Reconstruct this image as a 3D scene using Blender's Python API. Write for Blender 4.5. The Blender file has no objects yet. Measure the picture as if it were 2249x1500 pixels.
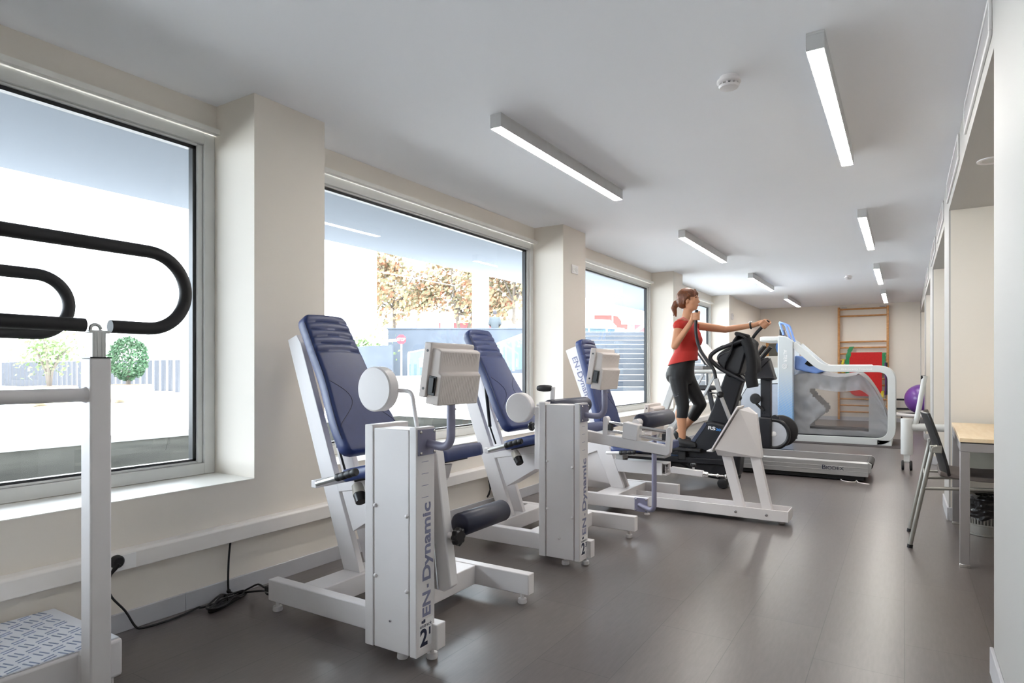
import bpy, bmesh, math, random
from mathutils import Vector, Matrix, noise
random.seed(7)
PI = math.pi
SC = bpy.context.scene
COL = SC.collection
R = math.radians
YAW = math.atan2(862.5, 1382.0)
CEIL = 2.612
# ------------------------------------------------------------------ materials
MATS = {}
def mat(name, col, rough=0.5, metal=0.0, spec=0.5, noise_amt=0.04, noise_scale=12.0, bump=0.0, bump_scale=120.0, coat=0.0, sheen=0.0):
    if name in MATS: return MATS[name]
    m = bpy.data.materials.new(name); m.use_nodes = True
    nt = m.node_tree; N = nt.nodes; L = nt.links
    b = N['Principled BSDF']
    b.inputs['Roughness'].default_value = rough
    b.inputs['Metallic'].default_value = metal
    b.inputs['Specular IOR Level'].default_value = spec
    b.inputs['Coat Weight'].default_value = coat
    b.inputs['Sheen Weight'].default_value = sheen
    tc = N.new('ShaderNodeTexCoord')
    n = N.new('ShaderNodeTexNoise'); n.inputs['Scale'].default_value = noise_scale; n.inputs['Detail'].default_value = 3
    L.new(tc.outputs['Object'], n.inputs['Vector'])
    r = N.new('ShaderNodeValToRGB')
    lo = [max(0, c*(1-noise_amt)) for c in col]; hi = [min(1, c*(1+noise_amt)) for c in col]
    r.color_ramp.elements[0].position = 0.3; r.color_ramp.elements[1].position = 0.7
    r.color_ramp.elements[0].color = (*lo, 1); r.color_ramp.elements[1].color = (*hi, 1)
    L.new(n.outputs['Fac'], r.inputs['Fac']); L.new(r.outputs['Color'], b.inputs['Base Color'])
    if bump > 0:
        n2 = N.new('ShaderNodeTexNoise'); n2.inputs['Scale'].default_value = bump_scale; n2.inputs['Detail'].default_value = 4
        L.new(tc.outputs['Object'], n2.inputs['Vector'])
        bp = N.new('ShaderNodeBump'); bp.inputs['Strength'].default_value = bump; bp.inputs['Distance'].default_value = 0.002
        L.new(n2.outputs['Fac'], bp.inputs['Height']); L.new(bp.outputs['Normal'], b.inputs['Normal'])
    MATS[name] = m
    return m
def srgb(r, g, b):
    f = lambda c: (c/255)/12.92 if c/255 <= 0.04045 else (((c/255)+0.055)/1.055)**2.4
    return (f(r), f(g), f(b))
def emis(name, col, strength):
    m = bpy.data.materials.new(name); m.use_nodes = True
    b = m.node_tree.nodes['Principled BSDF']
    b.inputs['Base Color'].default_value = (*col, 1)
    b.inputs['Emission Color'].default_value = (*col, 1); b.inputs['Emission Strength'].default_value = strength
    return m
def glassy(name, tint=(1, 1, 1), refl=0.06, rough=0.0, haze=0.0, hazecol=(.6, .6, .6), crease=0.0):
    m = bpy.data.materials.new(name); m.use_nodes = True
    nt = m.node_tree; N = nt.nodes; L = nt.links
    N.remove(N['Principled BSDF'])
    out = N['Material Output']
    t = N.new('ShaderNodeBsdfTransparent'); t.inputs['Color'].default_value = (*tint, 1)
    g = N.new('ShaderNodeBsdfGlossy'); g.inputs['Roughness'].default_value = rough
    fr = N.new('ShaderNodeFresnel'); fr.inputs['IOR'].default_value = 1.0 + 0.5*(refl/0.04)**0.5
    mx = N.new('ShaderNodeMixShader')
    ge = N.new('ShaderNodeNewGeometry'); sb = N.new('ShaderNodeMath'); sb.operation = 'SUBTRACT'; sb.use_clamp = True
    iv = N.new('ShaderNodeMath'); iv.operation = 'MULTIPLY'; iv.use_clamp = True
    sb.inputs[0].default_value = 1.0; L.new(ge.outputs['Backfacing'], sb.inputs[1])
    L.new(fr.outputs['Fac'], iv.inputs[0]); L.new(sb.outputs[0], iv.inputs[1])
    L.new(iv.outputs[0], mx.inputs['Fac']); L.new(t.outputs[0], mx.inputs[1]); L.new(g.outputs[0], mx.inputs[2])
    if crease > 0:
        tc = N.new('ShaderNodeTexCoord'); n = N.new('ShaderNodeTexNoise'); n.inputs['Scale'].default_value = 5.5; n.inputs['Detail'].default_value = 4; n.inputs['Distortion'].default_value = 1.2
        L.new(tc.outputs['Object'], n.inputs['Vector']); bp = N.new('ShaderNodeBump'); bp.inputs['Strength'].default_value = crease; bp.inputs['Distance'].default_value = .12
        L.new(n.outputs['Fac'], bp.inputs['Height']); L.new(bp.outputs['Normal'], g.inputs['Normal']); L.new(bp.outputs['Normal'], fr.inputs['Normal'])
    last = mx
    if haze > 0:
        d = N.new('ShaderNodeBsdfDiffuse'); d.inputs['Color'].default_value = (*hazecol, 1)
        m2 = N.new('ShaderNodeMixShader'); m2.inputs['Fac'].default_value = haze
        L.new(mx.outputs[0], m2.inputs[1]); L.new(d.outputs[0], m2.inputs[2]); last = m2
    L.new(last.outputs[0], out.inputs['Surface'])
    return m
# ------------------------------------------------------------------ mesh builder
class MB:
    def __init__(s): s.bm = bmesh.new()
    def _add(s, verts, faces):
        v = [s.bm.verts.new(p) for p in verts]
        for f in faces:
            try: s.bm.faces.new([v[i] for i in f])
            except ValueError: pass
        return v
    def box(s, x0, x1, y0, y1, z0, z1, M=None):
        P = [Vector((x, y, z)) for z in (z0, z1) for y in (y0, y1) for x in (x0, x1)]
        if M is not None: P = [M @ p for p in P]
        s._add(P, [(0,2,3,1), (4,5,7,6), (0,1,5,4), (2,6,7,3), (0,4,6,2), (1,3,7,5)]); return s
    def beam(s, p0, p1, w, h, up=(0,0,1)):
        """box along p0->p1, w sideways, h along up"""
        p0, p1 = Vector(p0), Vector(p1); d = (p1-p0); n = d.length; d.normalize()
        side = Vector(up).cross(d)
        if side.length < 1e-6: side = Vector((1,0,0))
        side.normalize(); u = d.cross(side)
        P = []
        for q in (p0, p1):
            for a, b in ((-1,-1), (1,-1), (1,1), (-1,1)): P.append(q + side*(a*w/2) + u*(b*h/2))
        s._add(P, [(0,1,2,3), (7,6,5,4), (0,4,5,1), (1,5,6,2), (2,6,7,3), (3,7,4,0)]); return s
    def prism(s, poly, axis, a0, a1):
        """poly: 2-D outline in the plane across axis ('x': (y,z), 'y': (x,z), 'z': (x,y))"""
        def P(p, t):
            return Vector((t, p[0], p[1])) if axis == 'x' else Vector((p[0], t, p[1])) if axis == 'y' else Vector((p[0], p[1], t))
        n = len(poly)
        vs = [P(p, a0) for p in poly] + [P(p, a1) for p in poly]
        s._add(vs, [tuple(range(n)), tuple(range(2*n-1, n-1, -1))] + [(i, i+n, (i+1) % n + n, (i+1) % n) for i in range(n)]); return s
    def tube(s, pts, r, seg=14, closed=False, cap=True, flat=1.0):
        pts = [Vector(p) for p in pts]; n = len(pts)
        rs = r if isinstance(r, (list, tuple)) else [r]*n
        rings = []; prev = None
        for i in range(n):
            if closed: t = (pts[(i+1) % n]-pts[i-1])
            else: t = pts[min(i+1, n-1)]-pts[max(i-1, 0)]
            t.normalize()
            if prev is None:
                a = Vector((0,0,1)) if abs(t.z) < 0.9 else Vector((1,0,0))
                u = t.cross(a).normalized()
            else:
                u = (prev - t*prev.dot(t))
                u = u.normalized() if u.length > 1e-6 else t.orthogonal().normalized()
            w = t.cross(u); prev = u
            rings.append([s.bm.verts.new(pts[i] + (u*math.cos(2*PI*k/seg)*flat + w*math.sin(2*PI*k/seg))*rs[i]) for k in range(seg)])
        m = n if closed else n-1
        for i in range(m):
            A, B = rings[i], rings[(i+1) % n]
            for k in range(seg): s.bm.faces.new((A[k], A[(k+1) % seg], B[(k+1) % seg], B[k]))
        if cap and not closed:
            s.bm.faces.new(rings[0][::-1]); s.bm.faces.new(rings[-1])
        return s
    def cyl(s, p0, p1, r0, r1=None, seg=20):
        r1 = r0 if r1 is None else r1
        return s.tube([p0, p1], [r0, r1], seg)
    def lathe(s, prof, origin, axis=(0,0,1), seg=28):
        """prof: (radius, height) pairs along axis"""
        ax = Vector(axis).normalized(); u = ax.orthogonal().normalized(); w = ax.cross(u); o = Vector(origin)
        rings = [[s.bm.verts.new(o + ax*h + (u*math.cos(2*PI*k/seg) + w*math.sin(2*PI*k/seg))*max(r, 1e-4)) for k in range(seg)] for r, h in prof]
        for A, B in zip(rings, rings[1:]):
            for k in range(seg): s.bm.faces.new((A[k], A[(k+1) % seg], B[(k+1) % seg], B[k]))
        s.bm.faces.new(rings[0][::-1]); s.bm.faces.new(rings[-1]); return s
    def ball(s, c, r, M=None, u=16, v=10):
        r = r if isinstance(r, (tuple, list)) else (r, r, r)
        X = Matrix.Translation(Vector(c)) @ (M or Matrix.Identity(4)) @ Matrix.Diagonal((*r, 1))
        bmesh.ops.create_uvsphere(s.bm, u_segments=u, v_segments=v, radius=1, matrix=X); return s
    def torus(s, c, R_, r, axis=(0,0,1), seg=32, tseg=12):
        ax = Vector(axis).normalized(); u = ax.orthogonal().normalized(); w = ax.cross(u); c = Vector(c)
        return s.tube([c + (u*math.cos(2*PI*k/seg) + w*math.sin(2*PI*k/seg))*R_ for k in range(seg)], r, tseg, closed=True)
    def grid(s, nx, ny, fn):
        vs = [[s.bm.verts.new(fn(i/nx, j/ny)) for i in range(nx+1)] for j in range(ny+1)]
        for j in range(ny):
            for i in range(nx): s.bm.faces.new((vs[j][i], vs[j][i+1], vs[j+1][i+1], vs[j+1][i]))
        return s
    def xf(s, M):
        bmesh.ops.transform(s.bm, matrix=M, verts=s.bm.verts); return s
    def build(s, name, m, parent=None, bev=0.0, bseg=2, sharp=38, sub=0, thick=0.0, M=None, origin=True):
        bmesh.ops.recalc_face_normals(s.bm, faces=s.bm.faces)
        if M is not None: bmesh.ops.transform(s.bm, matrix=M, verts=s.bm.verts)
        cosang = R(sharp)
        for f in s.bm.faces: f.smooth = True
        for e in s.bm.edges:
            if len(e.link_faces) != 2 or e.calc_face_angle(0) > cosang: e.smooth = False
        me = bpy.data.meshes.new(name); 
        o = bpy.data.objects.new(name, me); COL.objects.link(o)
        if parent is not None: o.parent = parent
        elif origin and len(s.bm.verts):
            lo = Vector([min(v.co[k] for v in s.bm.verts) for k in range(3)]); hi = Vector([max(v.co[k] for v in s.bm.verts) for k in range(3)])
            c = Vector(((lo.x+hi.x)/2, (lo.y+hi.y)/2, lo.z))
            bmesh.ops.translate(s.bm, vec=-c, verts=s.bm.verts); o.location = c
        s.bm.to_mesh(me); s.bm.free()
        me.materials.append(m)
        if thick: 
            sm = o.modifiers.new('thick', 'SOLIDIFY'); sm.thickness = thick; sm.offset = 0
        if sub:
            q = o.modifiers.new('sub', 'SUBSURF'); q.levels = sub; q.render_levels = sub
            for e in me.edges: e.use_edge_sharp = False
        if bev:
            q = o.modifiers.new('bev', 'BEVEL'); q.width = bev; q.segments = bseg; q.limit_method = 'ANGLE'; q.angle_limit = R(35); q.use_clamp_overlap = True
        return o
def thing(name, label, cat, loc=(0,0,0), rotz=0.0, group=None):
    o = bpy.data.objects.new(name, None); COL.objects.link(o); o.empty_display_size = 0.1
    o.location = loc; o.rotation_euler = (0, 0, rotz)
    return tag(o, label, cat, group)
def tag(o, label, cat, group=None):
    o['label'] = label; o['category'] = cat
    if group: o['group'] = group
    return o
def struct(o): o['kind'] = 'structure'; return o
def kids(o): return [c for c in bpy.data.objects if c.parent == o]
def copy_tree(o, parent=None):
    c = o.copy(); COL.objects.link(c)
    if parent is not None: c.parent = parent
    for ch in kids(o): copy_tree(ch, c)
    return c
def arc(c, r, a0, a1, n, ax1, ax2):
    c, ax1, ax2 = Vector(c), Vector(ax1), Vector(ax2)
    return [c + ax1*(r*math.cos(a0+(a1-a0)*k/n)) + ax2*(r*math.sin(a0+(a1-a0)*k/n)) for k in range(n+1)]
def fillet(pts, r, n=6):
    """round the inner corners of a polyline"""
    pts = [Vector(p) for p in pts]; out = [pts[0]]
    rr = r if isinstance(r, (list, tuple)) else [r]*len(pts)
    for i in range(1, len(pts)-1):
        a, b, c = pts[i-1], pts[i], pts[i+1]
        d1, d2 = (a-b), (c-b); t = min(rr[i], d1.length*.49, d2.length*.49)
        p, q = b + d1.normalized()*t, b + d2.normalized()*t
        for k in range(n+1):
            f = k/n; out.append(p*(1-f)**2 + b*(2*f*(1-f)) + q*f*f)
    out.append(pts[-1]); return out
def text_mesh(name, body, size, m, parent, M, extrude=0.0006, sx=1.0, align='LEFT', bold=0.0):
    cu = bpy.data.curves.new(name, 'FONT'); cu.body = body; cu.size = size; cu.extrude = extrude; cu.offset = bold
    cu.align_x = align; cu.resolution_u = 4
    t = bpy.data.objects.new('t', cu); COL.objects.link(t)
    dg = bpy.context.evaluated_depsgraph_get()
    me = bpy.data.meshes.new_from_object(t.evaluated_get(dg)); me.name = name
    bpy.data.objects.remove(t); bpy.data.curves.remove(cu)
    me.transform(M @ Matrix.Diagonal((sx, 1, 1, 1)))
    me.materials.clear(); me.materials.append(m)
    o = bpy.data.objects.new(name, me); COL.objects.link(o); o.parent = parent
    return o
def frame(o, x, y):
    """matrix whose local X, Y run along given world vectors"""
    x = Vector(x).normalized(); y = Vector(y).normalized(); z = x.cross(y)
    M = Matrix((x, y, z)).transposed().to_4x4(); M.translation = Vector(o); return M

# ------------------------------------------------------------------ camera
cd = bpy.data.cameras.new('camera'); cam = bpy.data.objects.new('camera', cd); COL.objects.link(cam)
cam.location = (0, 0, 1.15); cam.rotation_euler = (R(90), 0, YAW)
cd.sensor_width = 36; cd.sensor_fit = 'HORIZONTAL'; cd.lens = 1382.0/2249*36
cd.shift_y = (811.5-750)/2249; cd.clip_start = 0.05; cd.clip_end = 300
SC.camera = cam
SC.view_settings.view_transform = 'Standard'; SC.view_settings.look = 'None'
SC.view_settings.gamma = 1; SC.view_settings.use_curve_mapping = False
SC.view_settings.exposure = 1.58
SC.cycles.use_denoising = True
SC.cycles.max_bounces = 10; SC.cycles.diffuse_bounces = 6; SC.cycles.transparent_max_bounces = 16
# ------------------------------------------------------------------ shared materials
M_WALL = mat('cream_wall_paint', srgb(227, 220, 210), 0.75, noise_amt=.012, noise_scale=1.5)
M_CEIL = mat('white_ceiling_paint', srgb(243, 244, 248), 0.85, noise_amt=.01, noise_scale=1)
M_WHITE = mat('white_powder_coat', srgb(222, 218, 218), 0.38, spec=.4, noise_amt=.01)
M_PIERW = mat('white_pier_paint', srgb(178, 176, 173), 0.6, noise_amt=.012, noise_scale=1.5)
M_SILL = mat('white_sill_paint', srgb(238, 236, 230), 0.5, noise_amt=.01)
M_ALU = mat('brushed_aluminium', srgb(190, 190, 188), 0.38, metal=.75, noise_amt=.02)
M_FRAME = mat('grey_window_aluminium', srgb(212, 212, 209), 0.42, metal=.1, noise_amt=.02)
M_SKIRT = mat('pale_grey_skirting', srgb(196, 196, 200), 0.4, metal=.2, noise_amt=.02)
M_BLACK = mat('black_rubber', srgb(26, 25, 27), 0.55, noise_amt=.1)
M_BLKP = mat('black_plastic', srgb(24, 24, 27), 0.35, noise_amt=.08)
M_CHROME = mat('chromed_steel', srgb(215, 215, 215), 0.12, metal=1.0, noise_amt=.01)
M_TRUNK = mat('white_pvc_trunking', srgb(232, 227, 222), 0.4, noise_amt=.01)
M_DARK = mat('dark_recess', srgb(14, 14, 16), 0.8)
M_DIFF = emis('lit_diffuser', (1, .955, .90), 20.0)
M_LAMP = mat('grey_lamp_housing', srgb(196, 196, 196), 0.45, metal=.4)
M_GLASS = glassy('window_glass', (.97, .985, .98), .045)
# ------------------------------------------------------------------ floor
def floor_mat():
    m = bpy.data.materials.new('grey_vinyl_planks'); m.use_nodes = True
    nt = m.node_tree; N = nt.nodes; L = nt.links; b = N['Principled BSDF']
    geo = N.new('ShaderNodeNewGeometry'); mp = N.new('ShaderNodeMapping'); mp.inputs['Rotation'].default_value = (0, 0, R(90))
    L.new(geo.outputs['Position'], mp.inputs['Vector'])
    br = N.new('ShaderNodeTexBrick'); br.offset = .37; br.inputs['Scale'].default_value = 1.0
    br.inputs['Brick Width'].default_value = 0.92; br.inputs['Row Height'].default_value = 0.31
    br.inputs['Mortar Size'].default_value = 0.0016; br.inputs['Mortar Smooth'].default_value = .2
    br.inputs['Color1'].default_value = (*srgb(98, 91, 89), 1); br.inputs['Color2'].default_value = (*srgb(103, 96, 93), 1)
    br.inputs['Mortar'].default_value = (*srgb(80, 75, 73), 1)
    L.new(mp.outputs['Vector'], br.inputs['Vector'])
    ns = N.new('ShaderNodeTexNoise'); ns.inputs['Scale'].default_value = 9; ns.inputs['Detail'].default_value = 6
    st = N.new('ShaderNodeMapping'); st.inputs['Scale'].default_value = (9, 1.2, 1)
    L.new(geo.outputs['Position'], st.inputs['Vector']); L.new(st.outputs['Vector'], ns.inputs['Vector'])
    rp = N.new('ShaderNodeValToRGB'); rp.color_ramp.elements[0].color = (.91, .91, .91, 1); rp.color_ramp.elements[1].color = (1.07, 1.07, 1.07, 1)
    rp.color_ramp.elements[0].position = .3; rp.color_ramp.elements[1].position = .72
    L.new(ns.outputs['Fac'], rp.inputs['Fac'])
    mx = N.new('ShaderNodeMix'); mx.data_type = 'RGBA'; mx.blend_type = 'MULTIPLY'; mx.inputs['Factor'].default_value = 1
    L.new(br.outputs['Color'], mx.inputs['A']); L.new(rp.outputs['Color'], mx.inputs['B'])
    L.new(mx.outputs['Result'], b.inputs['Base Color'])
    n2 = N.new('ShaderNodeTexNoise'); n2.inputs['Scale'].default_value = 170; n2.inputs['Detail'].default_value = 3
    L.new(geo.outputs['Position'], n2.inputs['Vector'])
    bp = N.new('ShaderNodeBump'); bp.inputs['Strength'].default_value = .07; bp.inputs['Distance'].default_value = .002
    L.new(n2.outputs['Fac'], bp.inputs['Height']); L.new(bp.outputs['Normal'], b.inputs['Normal'])
    b.inputs['Roughness'].default_value = .3; b.inputs['Specular IOR Level'].default_value = .5
    return m
XL, XR, YB = -2.916, 0.285, 16.1     # left wall face, right wall face, back wall
YN = -1.6
XW = -3.25                           # back of the window recesses
struct(MB().box(-3.6, 3.2, YN-.2, YB+.2, -.12, 0).build('floor', floor_mat()))
struct(MB().box(-3.6, 3.2, YN-.2, YB+.2, CEIL, CEIL+.15).build('ceiling', M_CEIL))
struct(MB().box(-3.6, 3.2, YB, YB+.2, 0, CEIL).build('wall_back', M_WALL))
struct(MB().box(-3.6, 3.2, YN-.2, YN, 0, CEIL).build('wall_near', M_WALL))
# left wall: apron under the sills, piers, lintels
SILL = .572
WIN = [(-1.2, 2.10), (2.575, 5.645), (6.165, 9.20), (9.66, 12.70)]
w = MB()
w.box(XW-.12, XL, YN, 13.13, 0, SILL)
edges = [YN] + [v for a, b in WIN for v in (a, b)] + [13.13]
for a, b in zip(edges[0::2], edges[1::2]): w.box(XW-.12, XL, a, b, SILL, CEIL)
for a, b in WIN: w.box(XW-.12, XW, a, b, 2.475, CEIL)
w.box(XW-.12, XL-.05, 13.13, YB, 0, CEIL)
struct(w.build('wall_left', M_WALL))
k = MB()
for a, b in WIN: k.box(XW, XL+.004, a+.001, b-.001, SILL, SILL+.004)
struct(k.build('trim_1', M_SILL))
k = MB()   # thin ledge above every window
for a, b in WIN: k.box(XW, XW+.035, a, b, 2.448, 2.476)
struct(k.build('trim_2', mat('pale_ledge_paint', srgb(232, 230, 224), .5)))
for i, (a, b) in enumerate(WIN):
    f = MB(); t = .062
    z0, z1 = SILL+.004, 2.448
    for (y0, y1, q0, q1) in ((a, a+t, z0, z1), (b-t, b, z0, z1), (a+t, b-t, z0, z0+t), (a+t, b-t, z1-t, z1)):
        f.box(XW-.07, XW-.012, y0, y1, q0, q1)
    t2 = .03
    for (y0, y1, q0, q1) in ((a+t, a+t+t2, z0+t, z1-t), (b-t-t2, b-t, z0+t, z1-t), (a+t+t2, b-t-t2, z0+t, z0+t+t2*.4), (a+t+t2, b-t-t2, z1-t-t2*.4, z1-t)):
        f.box(XW-.09, XW-.03, y0, y1, q0, q1)
    fr = struct(f.build('window_%d' % (i+1), M_FRAME, bev=.003, bseg=1))
    base = fr.location
    g = MB(); t3 = .019
    A, B, C, D = a+t+t2, b-t-t2, z0+t+t2*.4, z1-t-t2*.4
    for (y0, y1, q0, q1) in ((A, A+t3, C, D), (B-t3, B, C, D), (A, B, C, C+t3*.6), (A, B, D-t3, D)):
        g.box(XW-.082, XW-.045, y0, y1, q0, q1)
    go = g.build('gasket', M_BLKP, fr); go.matrix_parent_inverse = Matrix.Translation(-base)
    p = MB(); p.box(XW-.068, XW-.062, A+.002, B-.002, C+.002, D-.002)
    po = p.build('pane', M_GLASS, fr); po.matrix_parent_inverse = Matrix.Translation(-base)
# skirting on the left, with butt joints
s = MB()
js = [YN, .62, 1.72, 3.2, 5.2, 7.2, 9.2, 11.2, 13.13]
for a, b in zip(js, js[1:]): s.box(XL, XL+.012, a+.0008, b-.0008, 0, .085)
s.box(XL-.05, XL-.038, 13.13, YB, 0, .085)
struct(s.build('baseboard_left', M_SKIRT, bev=.002, bseg=1))
struct(MB().box(-2.96, 3.2, YB-.012, YB, 0, .085).build('baseboard_back', M_SKIRT))
M_STICKW = mat('bright_white_plastic', srgb(240, 238, 236), .35)
# cable trunking along the left wall
t = MB(); t.prism([(XL, .275), (XL+.03, .275), (XL+.052, .282), (XL+.052, .352), (XL+.042, .362), (XL+.03, .366), (XL, .366)], 'y', YN, 13.1)
tr = t.build('cable_trunking', M_TRUNK, bev=.003, sharp=25)
k = MB(); k.box(XL+.0515, XL+.054, 1.30, 1.47, .284, .35); so_ = k.build('socket_plate', M_STICKW, tr, bev=.001, M=Matrix.Translation(-tr.location))
for y_ in (9.75, 9.95):
    k = MB(); k.box(XL+.0515, XL+.055, y_-.08, y_+.08, .284, .35); k.lathe([(.026, 0), (.026, .002)], (XL+.055, y_, .317), (1, 0, 0), 20); k.build('socket_plate', M_STICKW, tr, bev=.001, M=Matrix.Translation(-tr.location))
tag(tr, 'long white plastic cable duct running low along the window wall', 'cable duct')
# right wall: header with openings between piers, alcoves behind
PIERS = [(YN, 2.97), (5.83, 6.45), (9.16, 9.95), (12.28, 12.8), (15.85, YB)]
HZ = 2.36; RB = 1.75
w = MB()
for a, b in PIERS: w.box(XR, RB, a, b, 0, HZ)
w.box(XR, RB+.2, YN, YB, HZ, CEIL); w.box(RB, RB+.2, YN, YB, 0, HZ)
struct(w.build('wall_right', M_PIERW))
# alcove linings in the warm wall colour
k = MB()
for i, (a, b) in enumerate(PIERS):
    if i: k.box(XR+.012, RB, a-.004, a, 0, HZ)
    if i < 4: k.box(XR+.012, RB, b, b+.004, 0, HZ)
k.box(RB-.004, RB, YN, YB, 0, HZ)
struct(k.build('trim_3', M_WALL))
s = MB()
for a, b in PIERS:
    s.box(XR-.012, XR, a-.012, b+.012, 0, .1)
    s.box(XR, RB, a-.012, a-.004, 0, .1); s.box(XR, RB, b+.004, b+.012, 0, .1)
struct(s.build('baseboard_right', M_SKIRT, bev=.002, bseg=1))
# ventilation grilles in the header
vg = None
VL = ['slotted white air grille nearest the camera above the first alcove', 'white air grille above the far half of the first alcove',
      'white air grille above the pier behind the table', 'white air grille above the second alcove', 'smallest white air grille furthest along the header']
for i, (y0, y1) in enumerate([(3.02, 4.22), (4.72, 5.9), (6.5, 7.72), (8.25, 9.4), (10.6, 11.75)]):
    o = thing('air_grille', VL[i], 'vent', (XR, (y0+y1)/2, 2.43), 0, 'air grilles in the header')
    if vg is None:
        L2 = .6; H = .165
        f = MB()
        for a in ((-L2, L2, 0, .022), (-L2, L2, H-.022, H), (-L2, -L2+.022, .022, H-.022), (L2-.022, L2, .022, H-.022)): f.box(-.012, 0, *a)
        f.build('frame', M_WHITE, o, bev=.003)
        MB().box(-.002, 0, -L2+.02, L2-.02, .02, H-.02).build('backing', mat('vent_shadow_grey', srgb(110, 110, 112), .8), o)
        sl = MB()
        for q in range(7):
            z = .028 + q*.0165; sl.beam((-.005, -L2+.02, z+.004), (-.005, L2-.02, z+.004), .009, .0022, up=(.5, 0, 1))
        sl.build('slats', M_WHITE, o)
        vg = o
    else:
        for ch in kids(vg):
            c = ch.copy(); COL.objects.link(c); c.parent = o
# ------------------------------------------------------------------ ceiling lights
LL = ['window-side ceiling light bar nearest the camera', 'second ceiling light bar from the camera in the window-side row',
      'third ceiling light bar in the window-side row', 'far ceiling light bar in the window-side row, close to the back wall',
      'alcove-side ceiling light bar nearest the camera, largest of all', 'second ceiling light bar in the alcove-side row',
      'third ceiling light bar in the alcove-side row', 'far ceiling light bar in the alcove-side row, above the wall bars']
first = None
for i in range(8):
    x = -1.983 if i < 4 else -.329; y = (3.0, 6.54, 10.0, 13.35)[i % 4]
    o = thing('ceiling_light', LL[i], 'ceiling light', (x, y, CEIL), 0, 'linear ceiling lights')
    if first is None:
        h = MB(); h.box(-.037, .037, 0, 1.82, -.012, 0); h.box(-.037, -.033, 0, 1.82, -.08, -.012); h.box(.033, .037, 0, 1.82, -.08, -.012); h.box(-.033, .033, 0, .004, -.08, -.012); h.box(-.033, .033, 1.816, 1.82, -.08, -.012); h.build('housing', M_LAMP, o, bev=.0008, bseg=1)
        d = MB(); d.box(-.0328, .0328, .0042, 1.8158, -.0815, -.07); d.build('diffuser', M_DIFF, o)
        first = o
    else:
        for ch in kids(first):
            c = ch.copy(); COL.objects.link(c); c.parent = o
# smoke detectors
SD = [(-.745, 3.24), (-.748, 11.1)]
for i, (x, y) in enumerate(SD):
    o = thing('smoke_detector', ['round white smoke detector on the ceiling near the largest light bar', 'small far smoke detector on the ceiling between the two rows of lights'][i], 'smoke detector', (x, y, CEIL), 0, 'smoke detectors')
    MB().lathe([(.045, 0), (.045, -.016), (.058, -.018), (.058, -.03), (.05, -.036)], (0,0,0)).build('base', M_WHITE, o, bev=.002)
    MB().lathe([(.036, -.036), (.036, -.046)], (0,0,0)).build('sensor_slot', M_BLKP, o)
    r = MB()
    for q in range(12):
        a = q*PI/6; r.box(.034, .046, -.005, .005, -.048, -.035, Matrix.Rotation(a, 4, 'Z'))
    r.lathe([(.05, -.046), (.044, -.056), (.02, -.06)], (0,0,0)); r.build('cap', M_WHITE, o)
# recessed downlight in the first alcove
o = thing('downlight', 'round recessed downlight in the soffit of the first alcove', 'downlight', (.43, 4.55, HZ))
MB().lathe([(.075, 0), (.075, -.006), (.06, -.008), (.055, -.002)], (0,0,0)).build('ring', M_WHITE, o)
MB().lathe([(.05, -.001), (.05, -.003)], (0,0,0)).build('lens', mat('dull_lens', srgb(190, 188, 184), .3), o)
# wall socket on the second pier, thermostat on the fourth
def pix_sock(o, dbl=True):
    MB().box(0, .009, -.075, .075, -.045, .045).build('plate', M_WHITE, o, bev=.003)
    for s_ in (-1, 1):
        MB().lathe([(.03, 0), (.03, .002), (.026, .003)], (.009, s_*.036, 0), (1,0,0)).build('outlet', mat('socket_face', srgb(215, 213, 210), .4), o)
        h = MB()
        for q in (-.008, .008): h.lathe([(.003, 0), (.003, .0008)], (.0121, s_*.036+q, 0), (1,0,0), 8)
        h.build('pin_holes', M_BLKP, o)
o = thing('wall_socket', 'white double power socket high on the second pier', 'socket', (XL, 5.9, 2.19)); pix_sock(o)
o = thing('thermostat', 'small white thermostat box on the last pier before the back wall', 'thermostat', (XL, 12.92, 2.2))
MB().box(0, .025, -.04, .04, -.06, .06).build('case', M_WHITE, o, bev=.004); MB().box(.0251, .028, -.02, .02, .0, .035).build('display', mat('grey_display', srgb(170, 170, 170), .3), o)
# ------------------------------------------------------------------ training machines by the window
M_NAVY = mat('navy_leatherette', srgb(38, 52, 98), .42, spec=.45, noise_amt=.05, noise_scale=30, bump=.12, bump_scale=420)
M_ROLL = mat('dark_navy_vinyl', srgb(40, 43, 62), .4, spec=.45, noise_amt=.05, bump=.1, bump_scale=300)
M_LILAC = mat('lilac_grey_enamel', srgb(132, 130, 152), .38, spec=.45, noise_amt=.01)
M_LETTER = mat('slate_blue_lettering', srgb(128, 130, 158), .6)
M_CASE = mat('warm_white_casing', srgb(216, 206, 201), .5, noise_amt=.012)
M_STICK = mat('sticker_white', srgb(232, 230, 230), .4)
M_INK = mat('dark_blue_ink', srgb(32, 38, 66), .5)
M_GROOVE = mat('brown_joint', srgb(150, 130, 118), .7)
def T3(x, y, z): return Matrix.Translation((x, y, z))
def sstep(t): t = max(0, min(1, t)); return t*t*(3-2*t)
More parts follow.
